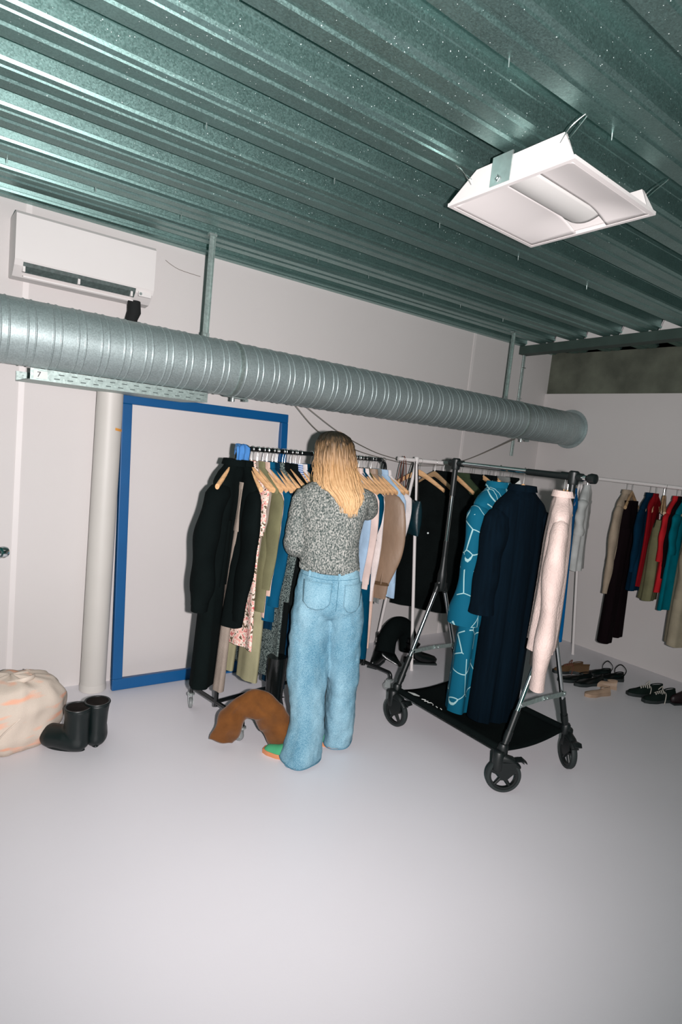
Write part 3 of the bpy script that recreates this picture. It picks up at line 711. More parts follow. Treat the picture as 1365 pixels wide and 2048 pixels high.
def sleeve_rings(side, a_sh, L, r0, r1, rnd, z0=-.075, b=.03, out=.02, fwd=0., puff=0., flare=0.):
    N = 24; m = 34; rs = []; ph = rnd.uniform(0, 6.28)
    for i in range(m + 1):
        q = i / m; r = lerp([(0, r0 * .30), (.03, r0 * .72), (.09, r0), (.6, r0 * .86 + puff * .5), (.88, r1 + puff), (1, r1)], q)
        cx = side * (a_sh - r0 * .45 + out * sin(pi * min(1, q * 1.1)) * 1.2 + flare * q); cz = z0 - .040 - .42 * a_sh - (L + .015) * q; cy = fwd * q * q
        rs.append([(cx + r * cos(2 * pi * k / N), cy + (b + .006 * q) * (r / r0) * sin(2 * pi * k / N) * (1 + .12 * sin(5 * q * pi + ph)) + .003 * sin(q * 9 + ph), cz + (.02 * side * 0)) for k in range(N)])
    # closed round top
    return rs
def thicken(o, t=.0025):
    m = o.modifiers.new('s', 'SOLIDIFY'); m.thickness = t; m.offset = 0
def place(rail, s, dyaw):
    O, u = rail; return O + u * s, math.atan2(-u.x, u.y) + radians(dyaw)
seedn = [0]
def top_garment(name, label, cat, rail, s, dyaw, m, L=.7, a=(.20, .19, .2), b=.028, sl=.5, sr=(.065, .05), out=.015, collar=True, hang='auto', dark=False, group=None, sleeves=(1, -1), msl=None, wave=1., fwd=0., puff=0., mcol=None, z0=-.075, flare=0., tilt=None, shift=0.):
    seedn[0] += 1; rnd = random.Random(seedn[0] * 13 + 5)
    loc, ang = place(rail, s, dyaw)
    t = thing(name, label, cat, loc, ang, group)
    MB().rings(body_rings(L, a[0], a[1], a[2], b, rnd, wave=wave, z0=z0)).build('body', m, t, ang=70)
    if sl:
        for sd in sleeves:
            MB().rings(sleeve_rings(sd, a[0], sl, sr[0], sr[1], rnd, b=b * .8, out=out, fwd=fwd, puff=puff, z0=z0, flare=flare)).build('sleeve', msl or m, t, ang=70)
            if puff:
                cz = z0 - .055 - .42 * a[0] - sl
                MB().tube([(sd * (a[0] - sr[0] * .45 + flare), fwd, cz + .01), (sd * (a[0] - sr[0] * .45 + flare), fwd, cz - .035)], [(sr[1] * .95, b * .6), (sr[1] * .9, b * .55)], 20, ref=(1, 0, 0)).build('cuff', msl or m, t)
    if collar:
        rs = []
        for r_, z_ in ((.060, -.012), (.062, .012), (.070, .012), (.078, -.020)):
            rs.append([(r_ * cos(2 * pi * k / 24), b * .75 * r_ / .06 * sin(2 * pi * k / 24), z0 + z_ + .0 * k) for k in range(24)])
        MB().rings(rs, cap=False).build('collar', mcol or m, t, ang=60)
        thicken(t.children[-1], .003)
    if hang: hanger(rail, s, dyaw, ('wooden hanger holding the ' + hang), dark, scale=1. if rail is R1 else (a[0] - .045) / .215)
    if tilt is None: tilt = -2.6 if (rail is R1 and s < .6) else 0
    t.rotation_euler.x = radians(tilt)
    if shift: t.location += Vector((-cos(ang), -sin(ang), 0)) * shift
    return t
def trousers(name, label, rail, s, dyaw, m, L=1.0, w=.19, leg=.10, b=.022, gap=.02, spread=0., zt=-.16, hang=None, dark=False, cat='trousers'):
    seedn[0] += 1; rnd = random.Random(seedn[0] * 13 + 5)
    loc, ang = place(rail, s, dyaw); t = thing(name, label, cat, loc, ang)
    N = 40; rs = []
    for i in range(9):
        q = i / 8; z = zt - .26 * q; ww = w * (.86 + .16 * q)
        rs.append([(ww * (abs(cos(2 * pi * k / N)) ** .7) * (1 if cos(2 * pi * k / N) > 0 else -1), b * (1 + .35 * q) * sin(2 * pi * k / N) + .004 * sin(9 * cos(2 * pi * k / N) + 3 * q), z) for k in range(N)])
    MB().rings(rs).build('waist', m, t, ang=70)
    for sd in (-1, 1):
        rs = []
        for i in range(22):
            q = i / 21; z = zt - .22 - (L - .22) * q; lw = lerp([(0, w * .5), (.3, leg * .95), (1, leg)], q)
            cx = sd * (lerp([(0, w * .5), (.3, leg * .95 + gap * .3), (1, leg + gap)], q) + spread * q)
            rs.append([(cx + lw * (abs(cos(2 * pi * k / 28)) ** .8) * (1 if cos(2 * pi * k / 28) > 0 else -1), b * 1.25 * sin(2 * pi * k / 28) + .005 * sin(6 * cos(2 * pi * k / 28) + 4 * q) + sd * .006, z + (.0)) for k in range(28)])
        MB().rings(rs).build('leg', m, t, ang=70)
    MB().rings([[(w * .88 * (abs(cos(2 * pi * k / N)) ** .7) * (1 if cos(2 * pi * k / N) > 0 else -1), b * 1.06 * sin(2 * pi * k / N), z) for k in range(N)] for z in (zt + .002, zt - .035)]).build('waistband', m, t, ang=60)
    if hang: hanger(rail, s, dyaw, 'wooden hanger holding the ' + hang, dark, scale=.7)
    if rail is R1 and s < .6: t.rotation_euler.x = radians(-2.2)
    return t

G = top_garment
# ---- black rack, from its left end
G('black_jacket', 'black jacket with long full sleeves turned sideways at the left rack end', 'jacket', R1, .00, -62, F['black_soft'], L=.66, a=(.17, .19, .20), b=.075, sl=.63, sr=(.075, .055), out=.045, hang='black jacket at the left rack end', puff=.012, flare=.07)
trousers('black_wide_trousers', 'wide black trousers hanging lowest at the left rack end', R1, -.02, -54, F['black_trouser'], L=1.14, w=.15, leg=.085, b=.045, gap=.012, zt=-.16)
trousers('taupe_trousers', 'taupe trousers showing between the black garments at the left rack end', R1, .03, -20, F['taupe'], L=1.15, w=.13, leg=.060, b=.02, zt=-.18)
G('black_coat', 'black velvet coat just behind the left rack post', 'coat', R1, .06, -14, F['black_soft'], L=.88, a=(.215, .18, .20), b=.050, sl=.66, sr=(.082, .055), hang='black velvet coat', puff=.01)
G('taupe_cardigan', 'taupe grey knitted cardigan beside the black velvet coat', 'cardigan', R1, .105, -4, F['taupe'], L=.50, a=(.19, .18, .18), b=.013, sl=.22, sr=(.05, .045), hang='taupe cardigan')
G('floral_dress', 'cream dress with small red and brown flowers, hem below the dark jackets', 'dress', R1, .10, -4, F['floral'], L=1.0, a=(.18, .19, .24), b=.020, sl=.25, sr=(.05, .05), hang='floral dress', collar=False)
G('olive_jacket', 'olive green cotton jacket beside the blue denim shirt', 'jacket', R1, 0.145, 0, F['olive'], L=.80, a=(.225, .21, .22), b=.020, sl=.52, sr=(.062, .05), hang='olive jacket')
trousers('khaki_trousers', 'khaki trousers with the hem below the denim shirt', R1, .165, 0, F['khaki'], L=1.13, w=.16, leg=.085, b=.022)
G('pink_beige_shirt', 'thin pink beige shirt squeezed between olive jacket and denim shirt', 'shirt', R1, 0.180, 0, F['pinkbeige'], L=.84, a=(.19, .19, .2), b=.012, sl=.58, sr=(.055, .045), hang='pink beige shirt')
G('denim_shirt', 'dark blue denim shirt with long sleeves on the crowded black rack', 'shirt', R1, 0.212, 0, F['denim'], L=.86, a=(.225, .21, .22), b=.036, sl=.62, sr=(.075, .064), hang='denim shirt')
G('navy_blouse', 'navy blouse between the denim shirt and the charcoal tweed coat', 'blouse', R1, .25, 0, F['navy'], L=.92, a=(.19, .18, .2), b=.018, sl=.5, sr=(.055, .045), hang='navy blouse')
G('tweed_coat', 'long charcoal tweed coat on the black rack', 'coat', R1, 0.285, 0, F['tweed'], L=1.20, a=(.228, .22, .25), b=.022, sl=.60, sr=(.07, .055), hang='charcoal tweed coat')
G('long_black_coat', 'long black coat beside the charcoal tweed coat', 'coat', R1, .325, 0, F['black'], L=1.16, a=(.228, .21, .23), b=.030, sl=.62, sr=(.075, .06), hang='long black coat')
G('black_blazer', 'black blazer hanging close to the left sleeve of the woman', 'blazer', R1, .385, 0, F['black_trouser'], L=.84, a=(.228, .21, .22), b=.028, sl=.60, sr=(.075, .055), hang='black blazer')
trousers('navy_jeans', 'long navy jeans behind the left leg of the woman', R1, .36, 0, F['navy'], L=1.20, w=.17, leg=.095, b=.022)
G('striped_blouse', 'blue and white striped blouse just left of the woman', 'blouse', R1, .425, 0, F['stripes'], L=.80, a=(.19, .19, .2), b=.02, sl=.50, sr=(.06, .05), hang='striped blouse')
G('white_lace_top', 'white lace top between the hangers left of the hair of the woman', 'top', R1, .46, 0, F['white_knit'], L=.55, a=(.17, .16, .17), b=.014, sl=0, hang='white lace top')
G('teal_camisole', 'dark teal top hidden by the back of the woman', 'top', R1, .55, 0, F['teal'], L=.7, a=(.19, .18, .19), b=.02, sl=.4, hang='dark teal top')
# ---- right part of the black rack
G('petrol_skirt_dress', 'petrol blue dress with the long hem right of the jeans of the woman', 'dress', R1, 0.975, 0, F['teal'], L=1.22, a=(.20, .20, .22), b=.055, sl=.3, hang='petrol blue dress', collar=False)
G('pale_blue_blouse', 'pale blue and white blouse right beside the woman', 'blouse', R1, 0.895, 0, F['paleblue'], L=.78, a=(.19, .19, .2), b=.018, sl=.62, sr=(.055, .045), hang='pale blue blouse')
G('blush_blouse', 'blush pink blouse with long wide sleeve near the woman', 'blouse', R1, 0.940, 0, F['blush'], L=.72, a=(.20, .19, .2), b=.026, sl=.58, sr=(.075, .062), hang='blush pink blouse', puff=.005)
t = G('cream_blouse', 'cream blouse with a coral red hem between the blush and brown garments', 'blouse', R1, 0.965, 0, F['cream'], L=.84, a=(.19, .19, .2), b=.018, sl=.52, sr=(.06, .05), hang='cream blouse', collar=False)
MB().rings([[(.17 * (1 if cos(2 * pi * k / 24) > 0 else -1) * abs(cos(2 * pi * k / 24)) ** .6, .024 * sin(2 * pi * k / 24), z) for k in range(24)] for z in (-.90, -.95)]).build('hem', F['coral'], t)
G('cream_knit', 'cream knitted jumper on the black rack next to the brown leather jacket', 'jumper', R1, 1.005, 0, F['cream'], L=.70, a=(.20, .19, .2), b=.022, sl=.70, sr=(.058, .045), hang='cream knitted jumper')
G('olive_trouser_dress', 'olive trousers hanging behind the brown leather jacket', 'trousers', R1, 1.030, 0, F['olive_dark'], L=1.08, a=(.16, .16, .18), b=.018, sl=0, hang=None, collar=False)
trousers('beige_trousers', 'beige trousers with one long narrow leg under the brown leather jacket', R1, 1.075, 0, F['pinkbeige'], L=1.10, w=.15, leg=.075, b=.016)
t = G('brown_leather_jacket', 'brown leather jacket with crinkled sleeve and strapped cuff', 'jacket', R1, 1.075, 16, F['brown_leather'], L=.74, a=(.215, .22, .20), b=.030, sl=.66, sr=(.10, .066), out=.05, hang='brown leather jacket', puff=.006)
MB().tube([(.172, 0, -.80), (.172, 0, -.822)], [(.072, .033), (.071, .033)], 24, ref=(1, 0, 0)).build('cuff_strap', F['brownshoe'], t)
G('grey_camisole', 'grey cotton top with the hem behind the brown leather jacket', 'top', R1, 1.130, 0, F['grey'], L=.88, a=(.17, .17, .18), b=.016, sl=0, hang='grey cotton top')
G('light_blue_shirt', 'long light blue cotton shirt near the right rack end', 'shirt', R1, 1.195, 4, F['paleblue'], L=.84, a=(.20, .21, .22), b=.026, sl=.60, sr=(.065, .052), hang='light blue shirt')
G('off_white_jumper', 'off-white jumper at the right end of the black rack', 'jumper', R1, 1.225, 8, F['white_knit'], L=.50, a=(.21, .2, .2), b=.024, sl=.34, sr=(.070, .055), hang='off-white jumper')
# extra hangers crowded on the bar
def only_hooks():
    for i in range(6):
        hanger(R1, .07 + i * .068, random.uniform(-5, 5), 'wooden hanger crowded on the left half of the black rack, ' + ('first', 'second', 'third', 'fourth', 'fifth', 'sixth', 'seventh')[i] + ' from the post', group='hangers crowded on the left of the black rack')
    for i in range(6):
        hanger(R1, .80 + i * .06, random.uniform(-5, 5), 'wooden hanger crowded right of the hair on the black rack, ' + ('first', 'second', 'third', 'fourth', 'fifth', 'sixth')[i] + ' from her', group='hangers crowded on the right of the black rack')
only_hooks()
# blue shirt draped over the top left corner of the rack
P, ang = place(R1, .015, 0)
rs = []
for i in range(26):
    q = i / 25
    if q < .25: th = q / .25 * pi; c = (.0, -.019 * cos(th)); y = -.020 * cos(th); z = .020 * sin(th) + .001
    else: y = .024; z = -(q - .25) / .75 * .44
    if q < .06: z -= .04 * (1 - q / .06)
    w = .030 + .022 * sin(q * 9) ** 2 * q + (.02 if .2 < q < .5 else 0)
    rs.append([(.012 + w * (j / 8 - .5) * 1.8, y * -1 + .006 * sin(j * 2 + q * 12), z + .01 * sin(j * 1.3) * q) for j in range(9)])
o = MB().grid(rs).build('blue_scarf', F['paleblue'] if 0 else fabric('cornflower_cotton', rgb(70, 122, 180)), None, P, math.atan2(R1[1].y, R1[1].x)); thicken(o, .004)
tag(o, 'cornflower blue scarf draped over the left corner of the black rack', 'scarf')

# ---- white rack, part along the back wall
def bag(label, rail, s, dyaw, m, strapm, W_, H_, D, Ls, name='shoulder_bag'):
    loc, ang = place(rail, s, dyaw); t = thing(name, label, 'bag', loc, ang)
    rs = []
    for i in range(10):
        q = i / 9; w = W_ * (.86 + .14 * sin(pi * .5 * q)) ; dd = D * (.35 + .65 * sin(pi * min(1, q * 1.05)) ** .5 if q < .97 else .3)
        rs.append([(w / 2 * (abs(cos(2 * pi * k / 28)) ** .45) * (1 if cos(2 * pi * k / 28) > 0 else -1), dd / 2 * sin(2 * pi * k / 28), -Ls - H_ * q) for k in range(28)])
    MB().rings(rs).build('bag_body', m, t, ang=60)
    for sy in (-1, 1):
        MB().tube([(-W_ * .30, sy * D * .2, -Ls + .0)] + spline([(-W_ * .26, sy * .02, -Ls), (-.02, sy * .012, -.05), (0, sy * .0, .017), (.02, sy * .012, -.05), (W_ * .26, sy * .02, -Ls)], 6) + [(W_ * .30, sy * D * .2, -Ls)], [(.002, .007)] * 27, 8, ref=(0, 1, 0)).build('strap', strapm, t)
    return t
bag('dark teal leather bag with black straps beside the black rack', RA, .155, 0, F['leatherteal'], F['blackleather'], .30, .26, .10, .30)
bag('brown strapped bag on the stub end of the white rail', RA, .05, 0, F['black'], F['brownstrap'], .22, .22, .06, .34)
hanger(RA, .20, 30, 'empty wooden hanger beside the leather bag on the white rail', group='empty hangers')
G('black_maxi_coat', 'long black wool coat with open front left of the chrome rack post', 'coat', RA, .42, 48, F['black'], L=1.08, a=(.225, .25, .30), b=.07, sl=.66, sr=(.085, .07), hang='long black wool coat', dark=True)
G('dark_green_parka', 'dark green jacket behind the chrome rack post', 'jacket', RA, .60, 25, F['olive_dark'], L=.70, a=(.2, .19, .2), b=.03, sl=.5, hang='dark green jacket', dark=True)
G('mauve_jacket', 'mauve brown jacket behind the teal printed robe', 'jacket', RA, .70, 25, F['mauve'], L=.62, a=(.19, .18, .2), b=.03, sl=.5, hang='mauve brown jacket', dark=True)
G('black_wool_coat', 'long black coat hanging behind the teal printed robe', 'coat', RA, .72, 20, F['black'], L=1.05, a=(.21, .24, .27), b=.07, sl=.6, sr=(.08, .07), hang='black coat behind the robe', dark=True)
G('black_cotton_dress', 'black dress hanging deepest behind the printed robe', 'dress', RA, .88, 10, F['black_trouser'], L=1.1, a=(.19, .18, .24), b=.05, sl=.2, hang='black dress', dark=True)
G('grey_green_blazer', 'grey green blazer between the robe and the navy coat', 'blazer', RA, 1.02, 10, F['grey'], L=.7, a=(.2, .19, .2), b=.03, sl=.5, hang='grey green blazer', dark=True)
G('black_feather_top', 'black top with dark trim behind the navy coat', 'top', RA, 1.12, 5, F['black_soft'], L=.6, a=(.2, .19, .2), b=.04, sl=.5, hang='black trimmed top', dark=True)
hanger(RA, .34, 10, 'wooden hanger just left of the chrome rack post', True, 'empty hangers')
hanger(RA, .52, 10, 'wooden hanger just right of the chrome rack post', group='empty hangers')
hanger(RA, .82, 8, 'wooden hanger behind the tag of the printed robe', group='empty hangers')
hanger(RA, .94, 6, 'wooden hanger between the robe and the navy coat', group='empty hangers')

# ---- chrome rack
t = G('printed_robe', 'long teal robe with white line drawing print and price tag', 'robe', R2, 0.400, 4, F['robe'], L=1.31, a=(.175, .175, .19), b=.075, sl=.66, sr=(.070, .095), out=.0, flare=.015, hang='teal printed robe', collar=True, z0=-.088)
G('navy_wool_coat', 'long navy wool coat with one buttoned cuff on the chrome rack', 'coat', R2, .565, -6, F['navy_coat'], L=1.30, a=(.18, .155, .155), b=.085, sl=.56, sr=(.080, .070), out=.01, flare=.045, hang='navy wool coat', z0=-.088)
navy = C.objects[-1]
G('pale_pink_cardigan', 'pale pink knitted cardigan at the right end of the chrome rack', 'cardigan', R2, .815, 36, F['pinkknit'], L=.80, a=(.19, .19, .20), b=.060, sl=.84, sr=(.082, .060), out=.02, flare=.035, hang='pale pink cardigan', z0=-.088)
G('cobalt_shirt', 'cobalt blue shirt behind the pale pink cardigan', 'shirt', R2, .84, 24, F['cobalt'], shift=.15, L=.84, a=(.15, .15, .16), b=.02, sl=0, hang='cobalt blue shirt')
G('lilac_shirt', 'pale lilac shirt between the pink cardigan and cobalt shirt', 'shirt', R2, .835, 24, F['lilac'], shift=.11, L=.74, a=(.16, .16, .19), b=.02, sl=0, hang='pale lilac shirt')

# ---- white rack, part along the right wall
G('light_grey_shirt', 'light grey long-sleeved shirt right behind the end of the chrome rack', 'shirt', RC, .02, 25, F['lightgrey'], L=.74, a=(.17, .15, .16), b=.05, sl=.30, sr=(.060, .055), out=.03, hang='light grey shirt', dark=True, collar=False)
G('oatmeal_coat', 'oatmeal wool jacket behind the blackish trousers', 'jacket', RC, .385, 12, F['beige_wool'], L=.60, a=(.18, .16, .17), b=.04, sl=.72, sr=(.055, .042), out=.015, hang='oatmeal wool jacket', dark=True, sleeves=(1, -1))
trousers('blackish_trousers', 'dark flared trousers hanging alone in front of the oatmeal jacket', RC, .43, 10, F['brown_black'], L=1.18, w=.125, leg=.074, b=.04, gap=.020, spread=.050, zt=-.15, hang='dark flared trousers', dark=True)
G('navy_vest_top', 'navy top next to the dark flared trousers', 'top', RC, 0.580, 10, F['navy'], L=.78, a=(.17, .16, .17), b=.035, sl=.5, hang='navy top', dark=True)
G('dark_red_top', 'dark red top mostly behind the olive strap top', 'top', RC, 0.625, 10, F['darkred'], L=.74, a=(.14, .13, .14), b=.02, sl=0, hang='dark red top', dark=True, collar=False)
t = G('olive_strap_top', 'olive strap top hanging by thin dark straps', 'top', RC, 0.685, 22, F['olive'], L=.62, a=(.11, .16, .19), b=.05, sl=0, hang='olive strap top', dark=True, collar=False, z0=-.28)
for sx in (-1, 1): MB().tube([(sx * .07, .03, -.33), (sx * .075, .0, -.12), (sx * .07, -.03, -.33)], .003, 6).build('strap', F['black'], t)
G('red_tshirt', 'bright red T-shirt on the right wall rail', 'T-shirt', RC, 0.790, 8, F['red'], L=.74, a=(.19, .18, .19), b=.03, sl=.36, sr=(.07, .065), hang='bright red T-shirt', dark=True)
G('dark_maroon_top', 'very dark maroon top beside the bright red T-shirt', 'top', RC, 0.825, 8, F['brown_black'], L=.62, a=(.18, .17, .18), b=.02, sl=.4, hang='very dark maroon top', dark=True)
G('teal_dress', 'teal dress between the red T-shirt and the stone coat', 'dress', RC, 0.865, 6, F['tealcotton'], L=.86, a=(.18, .18, .2), b=.03, sl=.3, hang='teal dress', dark=True)
G('stone_trench_coat', 'stone beige trench coat hanging furthest right', 'coat', RC, 0.955, 18, F['trench'], L=1.10, a=(.21, .21, .23), b=.06, sl=.6, sr=(.08, .065), hang='stone beige trench coat', dark=True)
hanger(RC, .70, 25, 'empty wooden hanger over the olive strap top', True, 'empty hangers')

# robe tag, coat button
def find(name): return bpy.data.objects[name]
rb = find('printed_robe')
MB().box((-.075, .075, -.105), (.075, .0015, .075), (0, radians(28), 0)).build('price_tag', M['label'], rb, smooth=False)
nv = find('navy_wool_coat')
cz = -.075 - .055 - .42 * .18 - .56
MB().cyl((.19, -.060, cz + .03), (.19, -.078, cz + .03), .006, 12).build('cuff_button', M['label'], nv)
bc = find('black_maxi_coat')
MB().cyl((-.05, -.085, -.55), (-.05, -.09, -.55), .007, 12).build('button', M['zinc'], bc)

# ------------------------------------------------------------------ footwear
def outline(pts, n=6): return spline(pts, n)
def shoe(name, label, loc, rotz, m, sole, L=.27, w=.045, h=.07, kind='sneaker', group=None, cat='shoe', laces=None, tilt=0.):
    """low shoe along +x (toe at +L)"""
    t = thing(name, label, cat, loc, rotz, group)
    def wid(q): return w * lerp([(0, .62), (.15, .74), (.4, .70), (.68, 1.0), (.88, .82), (1, .18 if kind == 'pointed' else .42)], q)
    zs = .0 if kind == 'flat' else .016
    rs = []
    for z, k in ((0, .95), (.008, 1.02), (zs + .008, 1.0)):
        ring = []
        for i in range(20): q = i / 19; ring.append((L * (q - .01 + .02 * q), wid(q) * k, z))
        for i in range(20): q = 1 - i / 19; ring.append((L * (q - .01 + .02 * q), -wid(q) * k, z))
        rs.append(ring)
    MB().rings(rs).build('sole', sole, t, ang=50)
    rs = []
    for i in range(25):
        q = i / 24; hh = h * lerp([(0, 1.0), (.12, .95), (.35, .86), (.55, .72), (.75, .48), (.93, .36), (1, .08)], q)
        if kind == 'pointed': hh = h * lerp([(0, 1.0), (.15, .85), (.4, .6), (.6, .55), (.8, .4), (.95, .22), (1, .05)], q)
        ww = wid(q) * .96; ring = []
        for k in range(22):
            a = pi * k / 21; ring.append((L * q, ww * cos(a) * (1 - .15 * sin(a)), zs + hh * sin(a) ** .8))
        rs.append(ring)
    MB().rings(rs).build('upper', m, t, ang=60)
    ring = [(L * (.17 + .17 * cos(2 * pi * k / 20)), wid(.15) * .60 * sin(2 * pi * k / 20), zs + h * (.93 - .10 * cos(2 * pi * k / 20))) for k in range(20)]
    MB().tube(ring, .004, 6, closed=True).build('collar', m, t)
    if laces:
        lc = MB()
        for j in range(5):
            q = .38 + j * .06; zt = zs + h * lerp([(.35, .86), (.55, .72), (.75, .48)], q) * 1.0 + .004
            lc.tube(spline([(L * q, -w * .42, zt - .018), (L * (q + .015), 0, zt + .002), (L * (q + .03), w * .42, zt - .020)], 4), [(.002, .004)] * 9, 6, ref=(0, 0, 1))
        lc.tube(spline([(L * .38, w * .3, zs + h * .8), (L * .42, w * .9, zs + h * .7), (L * .46, w * 1.15, .03), (L * .5, w * 1.3, .006)], 5), .003, 6)
        lc.tube(spline([(L * .38, -w * .2, zs + h * .85), (L * .30, -w * .7, zs + h * 1.1), (L * .36, -w * 1.1, zs + h * .7)], 5), .003, 6)
        lc.build('laces', laces, t)
    if tilt: t.rotation_euler.x = tilt
    return t
# rain boots
def rainboot(loc, rotz, label, h=.222):
    t = thing('rain_boot', label, 'boot', loc, rotz)
    mb = MB().tube([(-.062, 0, .040), (-.045, 0, .042), (-.01, 0, .050), (.05, 0, .058), (.10, 0, .058), (.135, 0, .056), (.165, 0, .053), (.180, 0, .048)],
        [.014, .042, .058, .062, (.062, .056), (.062, .058), (.048, .050), .016], 28, ref=(0, 1, 0))
    mb.tube([(.0, 0, .03), (.002, 0, .10), (.0, 0, .17), (0, 0, h - .004)], [(.056, .062), (.052, .062), (.055, .060), (.062, .066)], 28, ref=(0, 1, 0))
    mb.v = [(x, y, max(z, .003)) for x, y, z in mb.v]
    o = mb.build('boot_shaft', F['rubberboot'], t, ang=180)
    rm = o.modifiers.new('r', 'REMESH'); rm.mode = 'VOXEL'; rm.voxel_size = .006; rm.use_smooth_shade = True
    sm = o.modifiers.new('s', 'SMOOTH'); sm.factor = .6; sm.iterations = 8
    rs = []
    for z, k in ((0, .96), (.004, 1.0), (.010, .98)):
        rs.append([(.056 + .104 * k * cos(2 * pi * i / 40), (.036 + .005 * cos(2 * pi * i / 40)) * k * sin(2 * pi * i / 40), z) for i in range(40)])
    MB().rings(rs).build('sole', F['rubberboot'], t)
    MB().lathe([(.057, h - .010), (.0635, h - .008), (.0645, h - .002), (.0625, h + .002), (.054, h + .001), (.052, h - .006)], 32, (0, 0, 0), closed=True).build('rim', F['rubberboot'], t)
    MB().tube([(0, 0, h - .060), (0, 0, h - .0005)], [.046, .0525], 20, cap=True).build('lining', F['lining'], t)
    return t
rainboot((.770, 3.010, 0), radians(138), 'dark rubber rain boot with its round toe showing on the left, beside the canvas bag')
rainboot((.868, 3.030, 0), radians(80), 'dark rubber rain boot pointing away, right one of the pair', .228)
# cream canvas bag slumped on the floor
t = thing('canvas_bag', 'slumped cream canvas bag with orange print on the floor at the left edge', 'bag', (.50, 3.24, 0))
rs = []
for i in range(30):
    q = i / 29; z = .335 * sin(pi * .5 * q) ** .9 if q < 1 else .335
    r = lerp([(0, .20), (.12, .245), (.4, .25), (.7, .19), (.9, .09), (1, .012)], q); ring = []
    for k in range(72):
        a = 2 * pi * k / 72; rr = r * (1 + .05 * sin(3 * a + 1 + q * 2) + .05 * noise.noise(Vector((cos(a) * 1.6, sin(a) * 1.6, q * 3))) + .07 * noise.noise(Vector((cos(a) * 4 + 3, sin(a) * 4, q * 5))))
        ring.append((rr * cos(a) * 1.02, rr * sin(a) * .8, z * (1 + .06 * noise.noise(Vector((cos(a) * 2, sin(a) * 2, 7)))) + .004))
    rs.append(ring)
MB().rings(rs).build('bag_body', F['canvas_print'], t, ang=120)
MB().tube(spline([(-.02, -.06, .32), (.05, -.10, .345), (.10, -.05, .34), (.08, .04, .335)], 6), [(.012, .004)] * 19, 8, ref=(0, 0, 1)).build('handle', F['canvas'], t)
MB().tube(spline([(.08, -.13, .27), (.03, -.19, .20), (-.06, -.215, .13), (-.1, -.22, .04)], 6), .0035, 6).build('drawstring', F['canvas'], t)
# brown suede boot slumped over the rack foot
t = thing('suede_boot', 'tan brown suede knee boot slumped over the castor of the black rack', 'boot', (1.55, 2.66, 0))
pts = [(-.125, .05, .035), (-.110, .045, .10), (-.07, .03, .19), (-.01, .0, .240), (.05, -.03, .225), (.10, -.055, .16), (.145, -.08, .095), (.19, -.095, .055)]
rd = [(.026, .066), (.030, .070), (.036, .070), (.046, .070), (.058, .074), (.060, .080), (.052, .080), (.036, .066)]
o = MB().tube(spline(pts, 6), [rd[min(7, i // 6)] if i % 6 == 0 else tuple(rd[min(7, i // 6)][j] + (rd[min(7, i // 6 + 1)][j] - rd[min(7, i // 6)][j]) * (i % 6) / 6 for j in (0, 1)) for i in range(43)], 32, ref=(.35, .9, 0), cap=False).build('boot_shaft', F['suede'], t, ang=90)
for v in o.data.vertices:
    p = v.co; v.co = p + Vector((0, 0, 1)) * (.022 * noise.noise(p * 15)) + Vector((.3, -1, 0)) * (.030 * noise.noise(p * 12 + Vector((5, 0, 0))))
s_ = o.modifiers.new('s', 'SOLIDIFY'); s_.thickness = .004
rs = []
for i in range(14):
    q = i / 13; c = Vector((.17 + .13 * q, -.09 + .10 * q, .055 - .02 * q)); w = lerp([(0, .05), (.3, .045), (.75, .046), (1, .012)], q); hh = lerp([(0, .052), (.5, .036), (1, .008)], q)
    rs.append([c + Vector((-.5, .8, 0)) * w * cos(2 * pi * k / 20) + Vector((0, 0, 1)) * hh * sin(2 * pi * k / 20) for k in range(20)])
MB().rings(rs).build('foot', F['suede'], t)
# tall black boot behind the left leg
def tall_boot(loc, rotz, label, h=.40, m=None, w=.052, name='knee_boot'):
    m = m or F['blackleather']; t = thing(name, label, 'boot', loc, rotz)
    MB().tube([(.22, 0, .024), (.20, 0, .030), (.15, 0, .036), (.09, 0, .052), (.04, 0, .08), (.015, 0, .13), (.01, 0, .22), (.01, 0, h * .8), (.01, 0, h)],
              [(.012, .02), (.022, .034), (.034, .043), (.044, .042), (.052, .040), (.048, .042), (.050, .046), (.056, .052), (.055, .054)], 26, ref=(0, 1, 0)).build('boot_shaft', m, t, ang=80)
    MB().box((-.01, 0, .02), (.055, .055, .04)).build('heel', M['rubber'], t, smooth=False)
    MB().box((.12, 0, .006), (.20, .075, .012)).build('sole', M['rubber'], t, smooth=False)
    MB().tube([(.012 + .054 * cos(2 * pi * k / 20), .05 * sin(2 * pi * k / 20), .13 + .03 * cos(2 * pi * k / 20)) for k in range(20)], [(.003, .010)] * 20, 8, closed=True, ref=(0, 0, 1)).build('ankle_strap', m, t)
    MB().box((.02, -.052, .135), (.025, .006, .022)).build('buckle', M['chrome'], t, smooth=False)
    return t
tall_boot((1.765, 2.80, 0), radians(-100), 'tall black leather boot with ankle buckle left of the jeans', .43)
tall_boot((1.83, 2.90, 0), radians(-95), 'tall black leather boot hidden behind the other buckled boot', .40)
